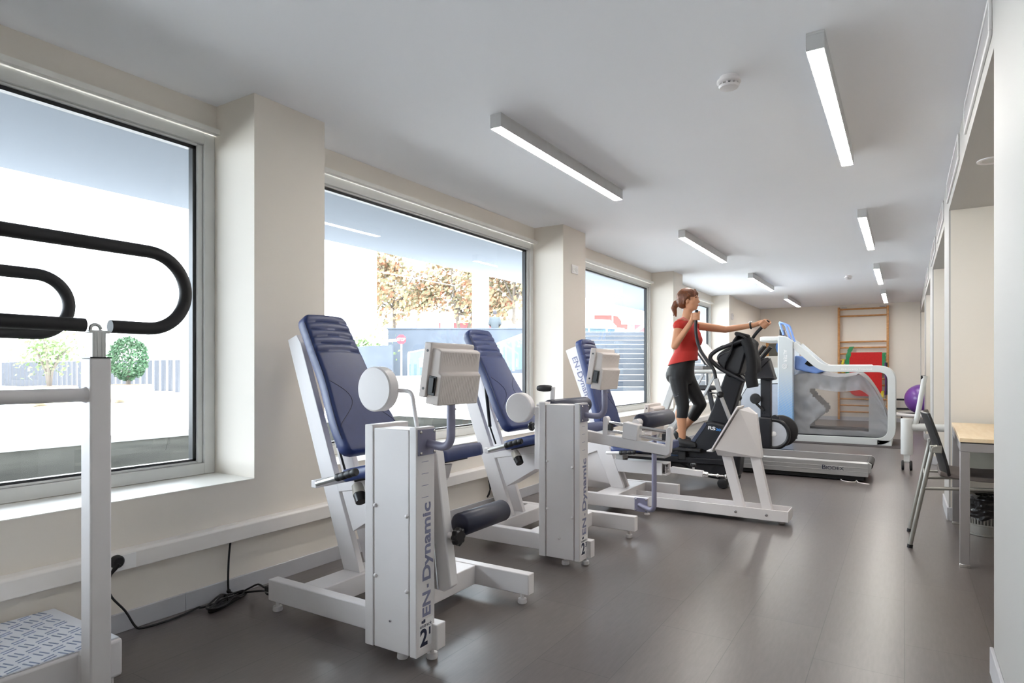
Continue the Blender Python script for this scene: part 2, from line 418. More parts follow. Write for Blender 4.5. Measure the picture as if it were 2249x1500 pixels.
def pad(name, Lg, wf, T, parent, M, m, rc=.045, grooves=(), seams=(), crown=.012, nx=30, ny=84, er=.014):
    """upholstered pad: x across, y along, z out of the face (face at 0, back at -T)"""
    b = MB(); rows = []
    def hw(v):
        w = wf(v/Lg); d = min(v, Lg-v)
        return w if d >= rc else w-rc+math.sqrt(max(0, rc*rc-(rc-d)**2))
    for j in range(ny+1):
        v = Lg*j/ny; w = hw(v); row = []
        for i in range(nx+1):
            s_ = -math.cos(PI*i/nx)*.25 + (2*i/nx-1)*.75
            x = w*s_; d = min(w-abs(x), v, Lg-v)
            h = crown*(1-(x/w)**2)*.6 - er*(1-math.sqrt(max(0, 1-(1-min(1, d/er))**2)))
            for gv in grooves:
                q = (v-gv - .008*(1-(x/w)**2))/.006; h -= .0075*math.exp(-q*q)
            for sm in seams:
                q = sm(x, v)/.0032; 
                if abs(q) < 4: h -= .0035*math.exp(-q*q)
            row.append(b.bm.verts.new((x, v, h)))
        rows.append(row)
    for j in range(ny):
        for i in range(nx): b.bm.faces.new((rows[j][i], rows[j][i+1], rows[j+1][i+1], rows[j+1][i]))
    loop = rows[0][:] + [r[-1] for r in rows[1:]] + rows[-1][-2::-1] + [r[0] for r in rows[-2:0:-1]]
    l2 = [b.bm.verts.new((v.co.x, v.co.y, -T*.85)) for v in loop]
    l3 = [b.bm.verts.new((v.co.x*.96, Lg/2+(v.co.y-Lg/2)*.985, -T)) for v in loop]
    n = len(loop)
    for A, B in ((loop, l2), (l2, l3)):
        for k in range(n): b.bm.faces.new((A[k], A[(k+1) % n], B[(k+1) % n], B[k]))
    b.bm.faces.new(l3)
    return b.build(name, m, parent, M=M, sharp=50)
def seam_mesh(name, pts, r, m, parent, M):
    b = MB(); b.tube(pts, r, 8); return b.build(name, m, parent, M=M)
def fit_text(name, body, length, height, m, parent, M, bold=0.0):
    """text scaled to a given length and cap height; M places its lower left corner"""
    o = text_mesh(name, body, 1.0, m, parent, Matrix.Identity(4), extrude=.002, bold=bold)
    xs = [v.co.x for v in o.data.vertices]; ys = [v.co.y for v in o.data.vertices]
    cap = .69 if body == '-' or any(c.isupper() or c.isdigit() for c in body) else max(ys)-0
    S = M @ Matrix.Diagonal((length/(max(xs)-min(xs)), height/cap, .3, 1)) @ Matrix.Translation((-min(xs), 0, 0))
    o.data.transform(S); return o
def en_text(L_, h, parent, M, bold):
    for body, a, z in (('EN', 0, .215), ('-', .245, .275), ('Dynamic', .315, 1.0)):
        o = fit_text('lettering', body, L_*(z-a), h, M_LETTER, parent, M @ Matrix.Translation((L_*a, 0, 0)), bold=bold)
def bolt(b, p, ax, r=.007):
    b.lathe([(r, 0), (r, .0015), (r*.75, .003), (r*.7, .005), (r*.3, .0055)], p, ax, 12)
ORG = Vector((-2.07, 2.31, 0)); TA = T3(*(-ORG))
BP = Vector((-2.2, 0, .76)); BD = Vector((-.395, 0, .68)).normalized()
def pad_frame(o, d, y): # face normal leans up and to +x
    d = Vector(d).normalized(); xx = Vector((0, 1, 0)); z = xx.cross(d); M = Matrix((xx, d, z)).transposed().to_4x4(); M.translation = Vector((o[0], y, o[2])); return M
def back_w(t):
    return .2 - .045*sstep((t-.12)/.5) - .012*sstep((t-.6)/.4)
def hourglass(Lg):
    def side(s_):
        def f(x, v):
            t = v/Lg
            if t > .56 or t < .17: return 9
            # curve from the edge at t=.55 in to the waist at t=.33, back to the edge low down
            q = (t-.17)/.39; xc = s_*(.19 - .135*math.sin(PI*min(1, q*1.02))**1.4)
            return x-xc
        return f
    return [side(-1), side(1)]
def backrest(parent, o, d, Lg, y, M):
    pf = M @ pad_frame(o, d, y)
    bk = pad('backrest', Lg, back_w, .068, parent, pf, M_NAVY, rc=.05, grooves=[Lg*q for q in (.93, .875, .82, .765, .71)])
    for s_ in (-1, 1):
        q = [Vector((s_*(.19 - .135*math.sin(PI*min(1, k/24*1.02))**1.4), Lg*(.17+.39*k/24), 0)) for k in range(25)]
        q = [Vector((p.x, p.y, .012*.6*(1-(p.x/back_w(p.y/Lg))**2)+.0002)) for p in q if abs(p.x) < back_w(p.y/Lg)-.008]
        seam_mesh('seam', q, .0017, M_INK, bk, pf)
        w0 = [Vector((s_*(back_w(t)-.0012)*(1.0), Lg*t, -.011)) for t in [k/30 for k in range(3, 29)]]
        seam_mesh('piping', w0, .0022, M_INK, bk, pf)
    return bk
def seat_pad(parent, M, x0=-2.28, z0=.668, x1=-1.69, z1=.808, y=2.29, hw=.2):
    d = Vector((x1-x0, 0, z1-z0)); Lg = d.length
    d.normalize(); xx = Vector((0, -1, 0)); z = xx.cross(d); F = Matrix((xx, d, z)).transposed().to_4x4(); F.translation = Vector((x0, y, z0))
    def sm(x, v): return v - Lg*.72 - .9*(x*x)
    return pad('seat', Lg, lambda t: hw-.02*sstep((t-.7)/.3), .058, parent, M @ F, M_NAVY, rc=.05, seams=[sm], crown=.01, nx=26, ny=40)
def grip(b, p0, p1, r):
    p0, p1 = Vector(p0), Vector(p1); pts = []; rs = []
    n = 26
    for k in range(n+1):
        t = k/n; pts.append(p0.lerp(p1, t)); q = math.sin(t*PI*7)
        rs.append(r*(1.0 + (.1 if q > -.4 else -.06)) * (.85 if k in (0, n) else 1))
    b.tube(pts, rs, 16)
def machine_common(root):
    B = lambda b, n, m, p=root, **k: b.build(n, m, p, M=TA, **k)
    f = MB()
    f.box(-2.575, -1.55, 1.93, 1.985, .05, .15); f.box(-2.575, -1.55, 2.635, 2.69, .05, .15)
    f.box(-2.39, -2.255, 1.985, 2.635, .052, .148); f.box(-1.99, -1.865, 1.985, 2.635, .052, .148)
    B(f, 'base_frame', M_WHITE, bev=.004)
    for x, y in ((-2.54, 1.957), (-1.6, 1.962), (-1.6, 2.66), (-2.54, 2.66), (-1.7, 1.9)):
        b = MB(); b.lathe([(.021, 0), (.023, .004), (.021, .022), (.009, .024), (.009, .052)], (x, y, 0)); B(b, 'levelling_foot', M_WHITE)
    for y0, y1 in ((2.232, 2.268), (2.375, 2.411)):
        b = MB(); b.prism([(-2.39, .148), (-2.275, .148), (-2.71, 1.29), (-2.745, 1.335), (-2.815, 1.308)], 'y', y0, y1); B(b, 'upright', M_WHITE, bev=.003)
    b = MB()
    b.prism([(-2.44, .53), (-1.86, .63), (-1.84, .7), (-2.5, .60)], 'y', 2.2325, 2.4105)
    B(b, 'seat_bracket', M_WHITE, bev=.003)
    b = MB(); b.prism([(-2.405, .535), (-2.328, .345), (-1.86, .625), (-1.87, .63)], 'y', 2.236, 2.407); B(b, 'gusset_panel', M_WHITE, bev=.002)
    backrest(root, BP, BD, .785, 2.29, TA)
    for y in (2.245, 2.33):
        b = MB(); b.box(-2.68, -2.62, y, y+.03, 1.28, 1.345, None); hb = B(b, 'hinge_bracket', M_WHITE, bev=.002)
        if y < 2.3: b = MB(); bolt(b, (-2.655, 2.243, 1.325), (0, -1, 0), .012); b.build('hinge_bolt', M_CHROME, hb, M=TA)
    b = MB(); b.cyl((-2.52, 2.32, .74), (-2.56, 2.32, 1.05), .012); b.cyl((-2.47, 2.32, .62), (-2.52, 2.32, .74), .006); B(b, 'gas_spring', M_BLKP)
    st = seat_pad(root, TA)
    b = MB(); b.beam((-2.24, 2.29, .615), (-1.76, 2.29, .733), .26, .012); B(b, 'seat_plate', M_BLKP)
    b = MB(); b.box(-2.345, -2.31, 1.99, 2.59, .6, .636); B(b, 'handle_crossbar', M_WHITE, bev=.004)
    for y in (2.0, 2.58):
        b = MB(); b.cyl((-2.315, y, .62), (-2.17, y, .663), .0125); hb = B(b, 'handlebar', M_ALU)
        b = MB(); grip(b, (-2.185, y, .659), (-2.06, y, .697), .0165); b.build('grip', M_BLACK, hb, M=TA)
    b = MB(); b.cyl((-2.2, 2.14, .6), (-2.165, 2.12, .565), .026, .03); k = B(b, 'adjusting_knob', mat('beige_plastic', srgb(190, 184, 172), .5))
    b = MB(); b.cyl((-2.1651, 2.1201, .5649), (-2.14, 2.107, .535), .029, .026); b.build('knob_core', M_BLKP, k, M=TA)
def screen_unit(root, M, cx, y, zb):
    """tilted display seen from behind; cx = back face x at its foot"""
    X = M @ T3(cx, y, zb) @ Matrix.Rotation(R(9), 4, 'Y')
    b = MB(); b.prism([(0, .0), (0, .115), (-.012, .121), (-.014, .2), (-.03, .207), (-.062, .207), (-.062, .0)], 'y', -.116, .132)
    d = b.build('display', M_CASE, root, bev=.005, M=X)
    b = MB(); b.prism([(-.055, .028), (-.055, .218), (-.06, .226), (-.088, .224), (-.088, .022), (-.06, .022)], 'y', -.127, .142); b.build('bezel', M_CASE, d, bev=.005, M=X)
    b = MB(); b.box(-.0895, -.088, -.1, .1, .05, .2); b.build('screen', M_DARK, d, M=X)
    b = MB()
    for z in (.055, .195): b.lathe([(.005, 0), (.005, .001)], (-.07, -.127, z), (0, -1, 0), 10)
    b.build('screw_hole', M_BLKP, d, M=X)
    b = MB(); b.box(-.052, -.02, -.122, -.116, .035, .105); b.box(-.047, -.025, -.128, -.122, .045, .1); b.build('port_cover', M_BLKP, d, M=X, bev=.001)
    b = MB()
    for q in range(23):
        yy = -.104+q*.01
        b.box(0, .0008, yy-.0012, yy+.0012, .008, .108); b.box(-.0135, -.0125, yy-.0012, yy+.0012, .128, .196)
    b.build('cooling_ribs', M_CASE, d, M=X)
    return d
def tower(root, M, H, sup, post=True):
    zt = H
    b = MB(); b.box(-1.797, -1.616, 1.84, 1.955, .048, zt-.01)
    b.prism([(-1.846, 1.838), (-1.802, 1.838), (-1.802, 2.05), (-1.846, 2.05)], 'z', .046, zt+.002)
    b.box(-1.612, -1.578, 1.84, 1.95, .046, zt)
    t = b.build('weight_tower', M_WHITE, root, bev=.003, M=M)
    b = MB(); b.box(-1.803, -1.61, 1.846, 1.95, .055, zt-.016); b.build('joint', M_GROOVE, t, M=M)
    for x, z in ((-1.789, .61), (-1.789, .33), (-1.625, .585), (-1.625, .295)):
        b = MB(); b.lathe([(.0085, 0), (.0085, .003), (.006, .007), (.002, .0085)], (x, 1.84, z), (0, -1, 0), 12); b.build('screw_cap', M_WHITE, t, M=M)
    b = MB(); bolt(b, (-1.71, 1.84, .165), (0, -1, 0), .006); b.build('screw', M_CHROME, t, M=M)
    for q in range(4): b = MB(); b.box(-1.5785, -1.5775, 1.872, 1.912, zt-.135-q*.046, zt-.133-q*.046); b.build('graduation_mark', M_LETTER, t, M=M)
    en_text(.44, .046, t, M @ frame((-1.5778, 1.923, .193), (0, 0, 1), (0, -1, 0)), .026)
    b = MB(); b.box(-1.5785, -1.5772, 1.855, 1.938, .075, .183); b.build('number_sticker', M_STICK, t, M=M)
    F = M @ frame((-1.5771, 1.858, .08), (0, 1, 0), (0, 0, 1))
    fit_text('sticker_number', '2', .043, .062, M_INK, t, F @ T3(.004, .004, 0), bold=.03)
    fit_text('sticker_superscript', sup, .016 if sup == '3' else .009, .026, M_INK, t, F @ T3(.056, .038, 0), bold=.03)
    fit_text('sticker_brand', 'entrack', .07, .0135, M_INK, t, F @ T3(.003, .073, 0))
    b = MB(); b.box(.012, .02, .09, .1, 0, .0004); b.prism([(.022, .088), (.034, .091), (.034, .102), (.026, .104), (.022, .1)], 'z', 0, .0004); b.build('sticker_emblem', M_INK, t, M=F)
    return t
def mount_pole(root, M, zt, path, plate=True):
    b = MB(); b.box(-1.578, -1.571, 1.847, 1.949, zt-.108, zt-.008); p = b.build('mounting_plate', M_LILAC, root, bev=.0015, M=M)
    for y in (1.858, 1.938):
        for z in (zt-.098, zt-.018):
            b = MB(); bolt(b, (-1.571, y, z), (1, 0, 0), .0065); b.build('bolt', M_CHROME, p, M=M)
    b = MB(); b.tube(fillet(path, .075, 10), .0165, 20); q = b.build('display_pole', M_LILAC, root, M=M)
    b = MB(); e = Vector(path[-1]); bolt(b, e + Vector((.0165, .004, -.03)), (1, 0, 0), .004); b.build('bolt', M_CHROME, q, M=M)

GM = 'seated training machines along the windows'
rA = thing('leg_extension_machine', 'white seated leg machine numbered 2 with small 1, nearest one, padded roller hanging low', 'exercise machine', tuple(ORG), 0, GM)
machine_common(rA)
rB = copy_tree(rA); rB.location = ORG + Vector((0, 1.42, 0)); rB.name = 'leg_curl_machine'
rB['label'] = 'white seated leg machine numbered 2 with small 3, its lever with chrome rods raised level'
# --- machine A: tower, disc, arm and low roller
tower(rA, TA, .927, '1')
mount_pole(rA, TA, .927, [(-1.575, 1.905, .862), (-1.458, 1.9, .85), (-1.458, 1.9, 1.03)])
screen_unit(rA, TA, -1.438, 1.912, 1.016)
def disc(root, M, c, rod):
    b = MB(); x, y, z = c
    b.lathe([(.086, 0), (.092, .005), (.092, .05), (.087, .056)], (x, y, z), (0, 1, 0), 48); d = b.build('round_weight', M_WHITE, root, M=M, sharp=30)
    b = MB(); b.tube(fillet(rod, .03, 8), .0085, 14); b.build('support_rod', M_WHITE, root, M=M)
disc(rA, TA, (-1.835, 1.875, 1.07), [(-1.835, 1.935, 1.066), (-1.67, 1.92, 1.063), (-1.625, 1.9, .92)])
b = MB(); b.prism([(-1.72, .79), (-1.61, .835), (-1.597, .81), (-1.524, .287), (-1.56, .262), (-1.66, .268), (-1.665, .5)], 'y', 1.985, 2.035)
b.build('lever_arm', M_WHITE, rA, bev=.005, M=TA)
b = MB(); b.cyl((-1.605, 1.975, .45), (-1.585, 1.975, .275), .008); b.build('guide_rod', M_CHROME, rA, M=TA)
b = MB(); b.lathe([(.04, 0), (.047, .006), (.047, .314), (.04, .32)], (-1.53, 2.05, .52), (0, 1, 0), 32); b.build('shin_roller', M_ROLL, rA, M=TA, sharp=60)
def star_knob(root, M, p, ax, r):
    b = MB(); ax = Vector(ax).normalized(); u = ax.orthogonal().normalized(); w = ax.cross(u); p = Vector(p); n = 56; rings = []
    for h, s_ in ((0, .85), (.006, 1), (.022, 1), (.028, .8)):
        rings.append([b.bm.verts.new(p+ax*h+(u*math.cos(2*PI*k/n)+w*math.sin(2*PI*k/n))*r*s_*(1+.09*math.cos(8*2*PI*k/n))) for k in range(n)])
    for A, B_ in zip(rings, rings[1:]):
        for k in range(n): b.bm.faces.new((A[k], A[(k+1) % n], B_[(k+1) % n], B_[k]))
    b.bm.faces.new(rings[0][::-1]); b.bm.faces.new(rings[-1])
    return b.build('star_knob', M_BLKP, root, M=M)
b = MB(); b.cyl((-1.56, 2.01, .485), (-1.52, 2.01, .485), .0125); b.build('knob_spindle', M_WHITE, rA, M=TA)
star_knob(rA, TA, (-1.52, 2.01, .485), (1, 0, 0), .034)
# --- machine B
TB = T3(0, -1.42, 0); TBx = TA @ TB
tower(rB, TA, .955, '3')
mount_pole(rB, TA, .955, [(-1.575, 1.9, .885), (-1.45, 1.9, .88), (-1.45, 1.9, 1.05)])
screen_unit(rB, TA, -1.43, 1.91, 1.035)
disc(rB, TA, (-2.01, 1.87, .915), [(-2.01, 1.93, .9), (-1.93, 1.93, .875), (-1.84, 1.93, .866)])
b = MB(); b.prism([(-1.617, .79), (-1.50, .773), (-1.497, .865), (-1.488, .876), (-1.475, .876), (-1.466, .862), (-1.468, .768), (-1.125, .729), (-1.118, .822), (-1.108, .832), (-1.096, .832), (-1.088, .82), (-1.098, .69), (-1.113, .672), (-1.617, .722)], 'y', 3.4, 3.445)
b.build('lever_arm', M_WHITE, rB, bev=.004, M=TBx)
for za, zb in ((.842, .801), (.795, .751)):
    b = MB(); b.cyl((-1.48, 3.422, za), (-1.1, 3.422, zb), .0095); b.build('slide_rod', M_CHROME, rB, M=TBx)
for x0, x1, z in ((-1.478, -1.445, .812), (-1.145, -1.118, .775)): b = MB(); b.box(x0, x1, 3.405, 3.44, z-.018, z+.018); b.build('rubber_stop', M_BLKP, rB, bev=.003, M=TBx)
b = MB(); b.prism([(-1.366, .85), (-1.275, .836), (-1.283, .744), (-1.372, .758)], 'y', 3.385, 3.46); b.build('slide_block', M_WHITE, rB, bev=.004, M=TBx)
b = MB(); b.cyl((-1.315, 3.45, .842), (-1.315, 3.52, .842), .022); b.build('roller_axle', M_WHITE, rB, M=TBx)
b = MB(); b.lathe([(.026, 0), (.044, .004), (.05, .012), (.05, .5), (.046, .508), (.03, .512)], (-1.31, 3.515, .842), (0, 1, 0), 36); b.build('ankle_roller', M_ROLL, rB, M=TBx, sharp=60)
b = MB(); b.lathe([(.035, 0), (.05, .01), (.05, .5), (.04, .515), (.02, .52)], (-1.81, 3.32, .918), (0, 1, 0), 36); b.build('thigh_roller', M_ROLL, rB, M=TBx, sharp=60)
b = MB(); b.box(-1.905, -1.847, 3.31, 3.42, .545, .925); b.box(-1.9, -1.85, 3.32, 3.41, .8, .94); b.build('height_adjuster', M_WHITE, rB, bev=.004, M=TBx)
b = MB(); b.cyl((-1.94, 3.36, .8), (-1.9, 3.36, .8), .008); b.build('knob_spindle', M_CHROME, rB, M=TBx)
star_knob(rB, TBx, (-1.94, 3.36, .8), (-1, 0, 0), .026)
b = MB(); b.beam((-1.815, 3.37, .94), (-1.81, 3.37, 1.045), .014, .028, up=(1, 0, 0)); c = b.build('crank_lever', M_WHITE, rB, bev=.004, M=TBx)
b = MB(); b.lathe([(.012, 0), (.018, .008), (.02, .03), (.021, .055), (.019, .085), (.014, .1)], (-1.817, 3.37, 1.035), (-1, 0, 0), 20); b.build('crank_grip', M_BLACK, c, M=TBx)
# --- machine C: leg press
OC = Vector((-1.9, 5.06, 0)); TC = T3(*(-OC))
rC = thing('leg_press_machine', 'white leg press with long base channel and tilted foot plate, third along the windows', 'exercise machine', tuple(OC), 0, GM)
f = MB()
f.box(-2.575, -1.69, 4.68, 4.735, .05, .15); f.box(-2.575, -1.665, 5.385, 5.44, .05, .15); f.box(-2.14, -1.955, 4.735, 5.385, .052, .148)
f.build('base_frame', M_WHITE, rC, bev=.004, M=TC)
for x, y in ((-1.73, 4.79), (-2.52, 4.707), (-1.7, 5.41), (-.78, 5.06)):
    b = MB(); b.lathe([(.021, 0), (.023, .004), (.021, .012), (.009, .014), (.009, .036)], (x, y, 0)); b.box(x-.02, x+.02, y-.02, y+.02, .034, .05); b.build('levelling_foot', M_WHITE, rC, M=TC)
b = MB(); b.box(-1.96, -.72, 4.955, 4.967, .032, .112); b.box(-1.96, -.72, 5.15, 5.162, .032, .112); b.box(-1.96, -.72, 4.967, 5.15, .032, .04); b.box(-.726, -.72, 4.967, 5.15, .04, .112)
ch = b.build('base_channel', M_WHITE, rC, bev=.002, M=TC)
for x in (-1.09, -.87):
    b = MB(); bolt(b, (x, 4.955, .07), (0, -1, 0), .011); b.build('bolt', M_CHROME, ch, M=TC)
for y0, y1 in ((4.998, 5.03), (5.09, 5.122)):
    b = MB(); b.prism([(-2.125, .148), (-2.005, .148), (-2.147, .505), (-2.2, .56), (-2.283, .53), (-2.55, .42), (-2.55, .33), (-2.255, .45)], 'y', y0, y1); b.build('leg', M_WHITE, rC, bev=.003, M=TC)
b = MB(); b.prism([(-2.5, .35), (-2.25, .45), (-2.13, .17), (-2.5, .2)], 'y', 5.02, 5.1); b.build('gusset_panel', M_WHITE, rC, M=TC)
u = Vector((.354, 0, -.935)); v = Vector((.935, 0, .354))
p0 = Vector((-2.558, 0, 1.318))
pl = [p0, p0+v*.135, p0+v*.135+u*.84, p0+u*.84]
b = MB(); b.prism([(q.x, q.z) for q in pl], 'y', 5.0, 5.12); bm_ = b.build('back_beam', M_WHITE, rC, bev=.003, M=TC)
o_ = p0+u*.085+v*.035
en_text(.44, .048, bm_, TC @ frame((o_.x, 4.9995, o_.z), u, v), .012)
backrest(rC, Vector((-2.13, 0, .655)), Vector((-.245, 0, .775)), .8, 5.06, TC)
seat_pad(rC, TC, x0=-2.09, z0=.505, x1=-1.6, z1=.565, y=5.06, hw=.2)
b = MB(); b.box(-2.08, -1.65, 4.98, 5.14, .43, .45); b.box(-2.08, -2.02, 5.0, 5.12, .39, .5); b.build('seat_plate', M_ALU, rC, M=TC)
b = MB(); b.box(-2.13, -1.68, 5.0, 5.012, .286, .388); b.box(-2.13, -1.645, 5.108, 5.12, .286, .388); b.box(-2.13, -1.645, 5.012, 5.108, .376, .388); b.box(-2.13, -1.645, 5.012, 5.108, .286, .298); b.build('seat_beam', M_WHITE, rC, bev=.002, M=TC)
for y in (4.85, 5.27):
    b = MB(); b.tube(fillet([(-2.06, y+(.1 if y < 5 else -.1), .465), (-2.11, y, .457), (-1.98, y, .466)], .03), .0125, 14); h = b.build('handlebar', M_WHITE, rC, M=TC)
    b = MB(); grip(b, (-1.985, y, .466), (-1.85, y, .481), .0165); b.build('grip', M_BLACK, h, M=TC)
b = MB(); b.box(-1.66, -1.655, 5.02, 5.1, .3, .37); b.cyl((-1.655, 5.06, .335), (-1.64, 5.06, .335), .012); b.cyl((-1.64, 5.06, .335), (-1.6, 5.06, .33), .007); b.build('force_sensor', M_CHROME, rC, M=TC)
b = MB(); b.beam((-1.62, 5.06, .332), (-1.36, 5.06, .318), .045, .05); b.cyl((-1.64, 5.06, .333), (-1.62, 5.06, .332), .018); s_ = b.build('adjusting_tube', M_WHITE, rC, bev=.006, M=TC)
b = MB(); b.cyl((-1.44, 5.06, .345), (-1.44, 5.06, .37), .009); b.build('knob_spindle', M_WHITE, s_, M=TC)
star_knob(rC, TC, (-1.44, 5.06, .368), (0, 0, 1), .024)
b = MB(); b.cyl((-1.36, 5.06, .318), (-1.325, 5.06, .316), .019); b.cyl((-1.325, 5.06, .316), (-1.2, 5.06, .314), .007); b.ball((-1.25, 5.06, .315), .014); b.ball((-1.18, 5.06, .314), .018); b.build('push_rod', M_CHROME, rC, M=TC)
for (xb, xt) in ((-1.07, -1.178), (-.872, -.965)):
    b = MB(); b.prism([(xb-.035, .06), (xb+.035, .06), (xt+.033, .5), (xt-.037, .5)], 'y', 5.025, 5.09); b.build('stand_leg', M_WHITE, rC, bev=.003, M=TC)
# foot plate head: wide thin plate, body narrowing towards the back
b = MB()
b._add([Vector(p) for p in ((-1.235, 5.0, .482), (-1.235, 5.12, .482), (-.915, 5.02, .482), (-.915, 5.1, .482), (-1.23, 4.99, .53), (-1.23, 5.13, .53), (-1.07, 4.985, .845), (-1.07, 5.135, .845), (-1.02, 5.03, .862), (-1.02, 5.09, .862), (-.955, 5.03, .81), (-.955, 5.09, .81), (-1.245, 4.955, .535), (-1.245, 5.165, .535))], [])
bmesh.ops.convex_hull(b.bm, input=b.bm.verts)
hd = b.build('plate_support', M_WHITE, rC, bev=.002, M=TC, sharp=12)
b = MB(); b.beam((-1.275, 5.06, .517), (-1.075, 5.06, .868), .22, .012, up=(-1, 0, .5)); b.box(-1.31, -1.262, 4.96, 5.16, .51, .52); b.build('foot_plate', M_WHITE, rC, bev=.002, M=TC)
for x, z in ((-1.185, .507), (-.975, .507)):
    b = MB(); bolt(b, (x, 5.015, z), (0, -1, 0), .011); b.build('bolt', M_CHROME, hd, M=TC)
b = MB(); b.box(-.9525, -.9515, 5.045, 5.075, .68, .76); b.build('label_strip', M_STICK, hd, M=TC)
b = MB(); b.box(-1.79, -1.685, 4.673, 4.68, .045, .152); p = b.build('mounting_plate', M_LILAC, rC, bev=.0015, M=TC)
for x in (-1.778, -1.697):
    for z in (.057, .14):
        q = MB(); bolt(q, (x, 4.673, z), (0, -1, 0), .0065); q.build('bolt', M_CHROME, p, M=TC)
b = MB(); b.tube(fillet([(-1.75, 4.673, .098), (-1.605, 4.60, .075), (-1.605, 4.60, .71)], .06, 10), .0185, 20); b.build('display_pole', M_LILAC, rC, M=TC)
screen_unit(rC, TC, -1.58, 4.6, .66)
# ------------------------------------------------------------------ training step with handrails (left foreground)
def tread_mat():
    m = bpy.data.materials.new('aluminium_tread_plate'); m.use_nodes = True
    b = m.node_tree.nodes['Principled BSDF']; b.inputs['Base Color'].default_value = (.86, .89, .96, 1); b.inputs['Metallic'].default_value = .25; b.inputs['Roughness'].default_value = .35
    N = m.node_tree.nodes; L = m.node_tree.links; n = N.new('ShaderNodeTexNoise'); n.inputs['Scale'].default_value = 90
    bp = N.new('ShaderNodeBump'); bp.inputs['Strength'].default_value = .06; L.new(n.outputs['Fac'], bp.inputs['Height']); L.new(bp.outputs['Normal'], b.inputs['Normal'])
    return m
M_TREAD = tread_mat()
SO = Vector((-2.62, .3, 0)); TS = T3(*(-SO))
st = thing('training_step', 'white framed training step with metal tread plate and black padded handrail loops', 'step', tuple(SO))
f = MB()
f.box(-2.42, -2.365, -.6, 1.17, .06, .195); f.box(-2.885, -2.83, -.6, 1.17, .06, .195); f.box(-2.83, -2.42, 1.115, 1.17, .06, .195); f.box(-2.83, -2.42, -.6, -.545, .06, .195)
f.build('platform_frame', M_WHITE, st, bev=.012, bseg=3, M=TS)
b = MB(); b.box(-2.868, -2.372, -.58, 1.158, .196, .2006)
tp = b.build('tread_plate', M_TREAD, st, M=TS); tp['label'] = 'bright metal tread plate with raised bars'
b = MB()
for i in range(9):
    for j in range(24):
        cx, cy = -2.845 + i*.057, .0 + j*.05
        if cy > 1.14 or cx > -2.385: continue
        horiz = (i + j) % 2 == 0
        for q in (-.009, .009):
            p0, p1 = ((cx-.02, cy+q-.006), (cx+.02, cy+q+.006)) if horiz else ((cx+q+.006, cy-.02), (cx+q-.006, cy+.02))
            b.beam((*p0, .2011), (*p1, .2011), .0042, .0024)
b.build('raised_bars', mat('reflection_toned_bars', (.36, .43, .6), .3, metal=.9), tp, M=TS)  # darker blue tone imitates reflections on the raised bars
for x, yy in ((-2.39, 1.14), (-2.86, 1.14), (-2.39, -.57), (-2.86, -.57)):
    b = MB(); b.lathe([(.02, 0), (.022, .006), (.02, .02), (.009, .022), (.009, .062)], (x, yy, 0)); b.build('levelling_foot', M_WHITE, st, M=TS)
def rail(xp, y0, y1, stub_x):
    for yy in (y0, y0-1.25): b = MB(); b.box(xp-.033, xp+.033, yy, yy+.066, .03, 1.188); po = b.build('post', M_WHITE, st, bev=.006, bseg=3, M=TS)
    b = MB(); b.box(min(stub_x, xp), max(stub_x, xp), y0+.006, y0+.06, .07, .2); b.build('post_bracket', M_WHITE, st, bev=.012, bseg=3, M=TS)
    b = MB(); b.box(xp-.0335, xp+.0335, y0-.0005, y0+.0665, 1.188, 1.1915); b.build('post_cap', M_BLKP, st, M=TS)
    b = MB(); b.cyl((xp, y0+.005, 1.066), (xp, y0-1.2, 1.066), .0225); b.tube([(xp, y0+.012, 1.066), (xp, y0, 1.066), (xp, y0-.012, 1.066)], [.031, .027, .022]); b.build('cross_rail', M_WHITE, st, M=TS)
    # height-adjustable stem
    b = MB(); b.box(xp-.021, xp+.021, y0+.012, y0+.054, 1.19, 1.275)
    for q in (.018, .026, .04, .048): b.box(xp+.0205, xp+.0225, y0+q, y0+q+.003, 1.19, 1.275)
    b.build('stem', M_ALU, st, bev=.002, bseg=1, M=TS)
    b = MB(); b.box(xp-.02, xp+.02, y0+.004, y0+.068, 1.272, 1.281); b.tube(arc((xp, y0+.03, 1.285), .016, 0, 2*PI, 16, (0, 1, 0), (0, 0, 1)), .006, 8); b.build('clamp', M_ALU, st, bev=.002, M=TS)
    zc, zl, zt = 1.435, 1.297, 1.573
    R_ = (zt-zl)/2; yc = y1-R_
    b = MB(); b.tube([(xp, y0+.076, zl), (xp, yc-.06, zl)] + arc((xp, yc, (zt+zl)/2), R_, -PI/2, PI/2, 26, (0, 1, 0), (0, 0, 1)) + [(xp, yc-.1, zt), (xp, yc-1.35, zt)], .0225, 22); b.build('upper_grip', M_BLACK, st, M=TS)
    b = MB(); b.tube([(xp, y0-.003, zl), (xp, y0-1.4, zl)], .0225, 22); b.build('lower_grip', M_BLACK, st, M=TS)
rail(-2.302, 1.02, 1.362, -2.38)
def far_rail(xp, y0, y1):
    zl, zt = 1.288, 1.515
    b = MB(); R_ = (zt-zl)/2; yc = y1-R_
    b.tube([(xp, yc-1.2, zl)] + arc((xp, yc, (zt+zl)/2), R_, -PI/2, PI/2, 26, (0, 1, 0), (0, 0, 1)) + [(xp, yc-1.2, zt)], .0225, 22); b.build('upper_grip', M_BLACK, st, M=TS)
    b = MB(); b.box(xp-.033, xp+.033, .45, .516, .03, 1.188); b.build('post', M_WHITE, st, bev=.006, M=TS)
    b = MB(); b.box(xp-.021, xp+.021, .462, .504, 1.188, 1.28); b.build('stem', M_ALU, st, M=TS)
far_rail(-2.82, .45, 1.19)
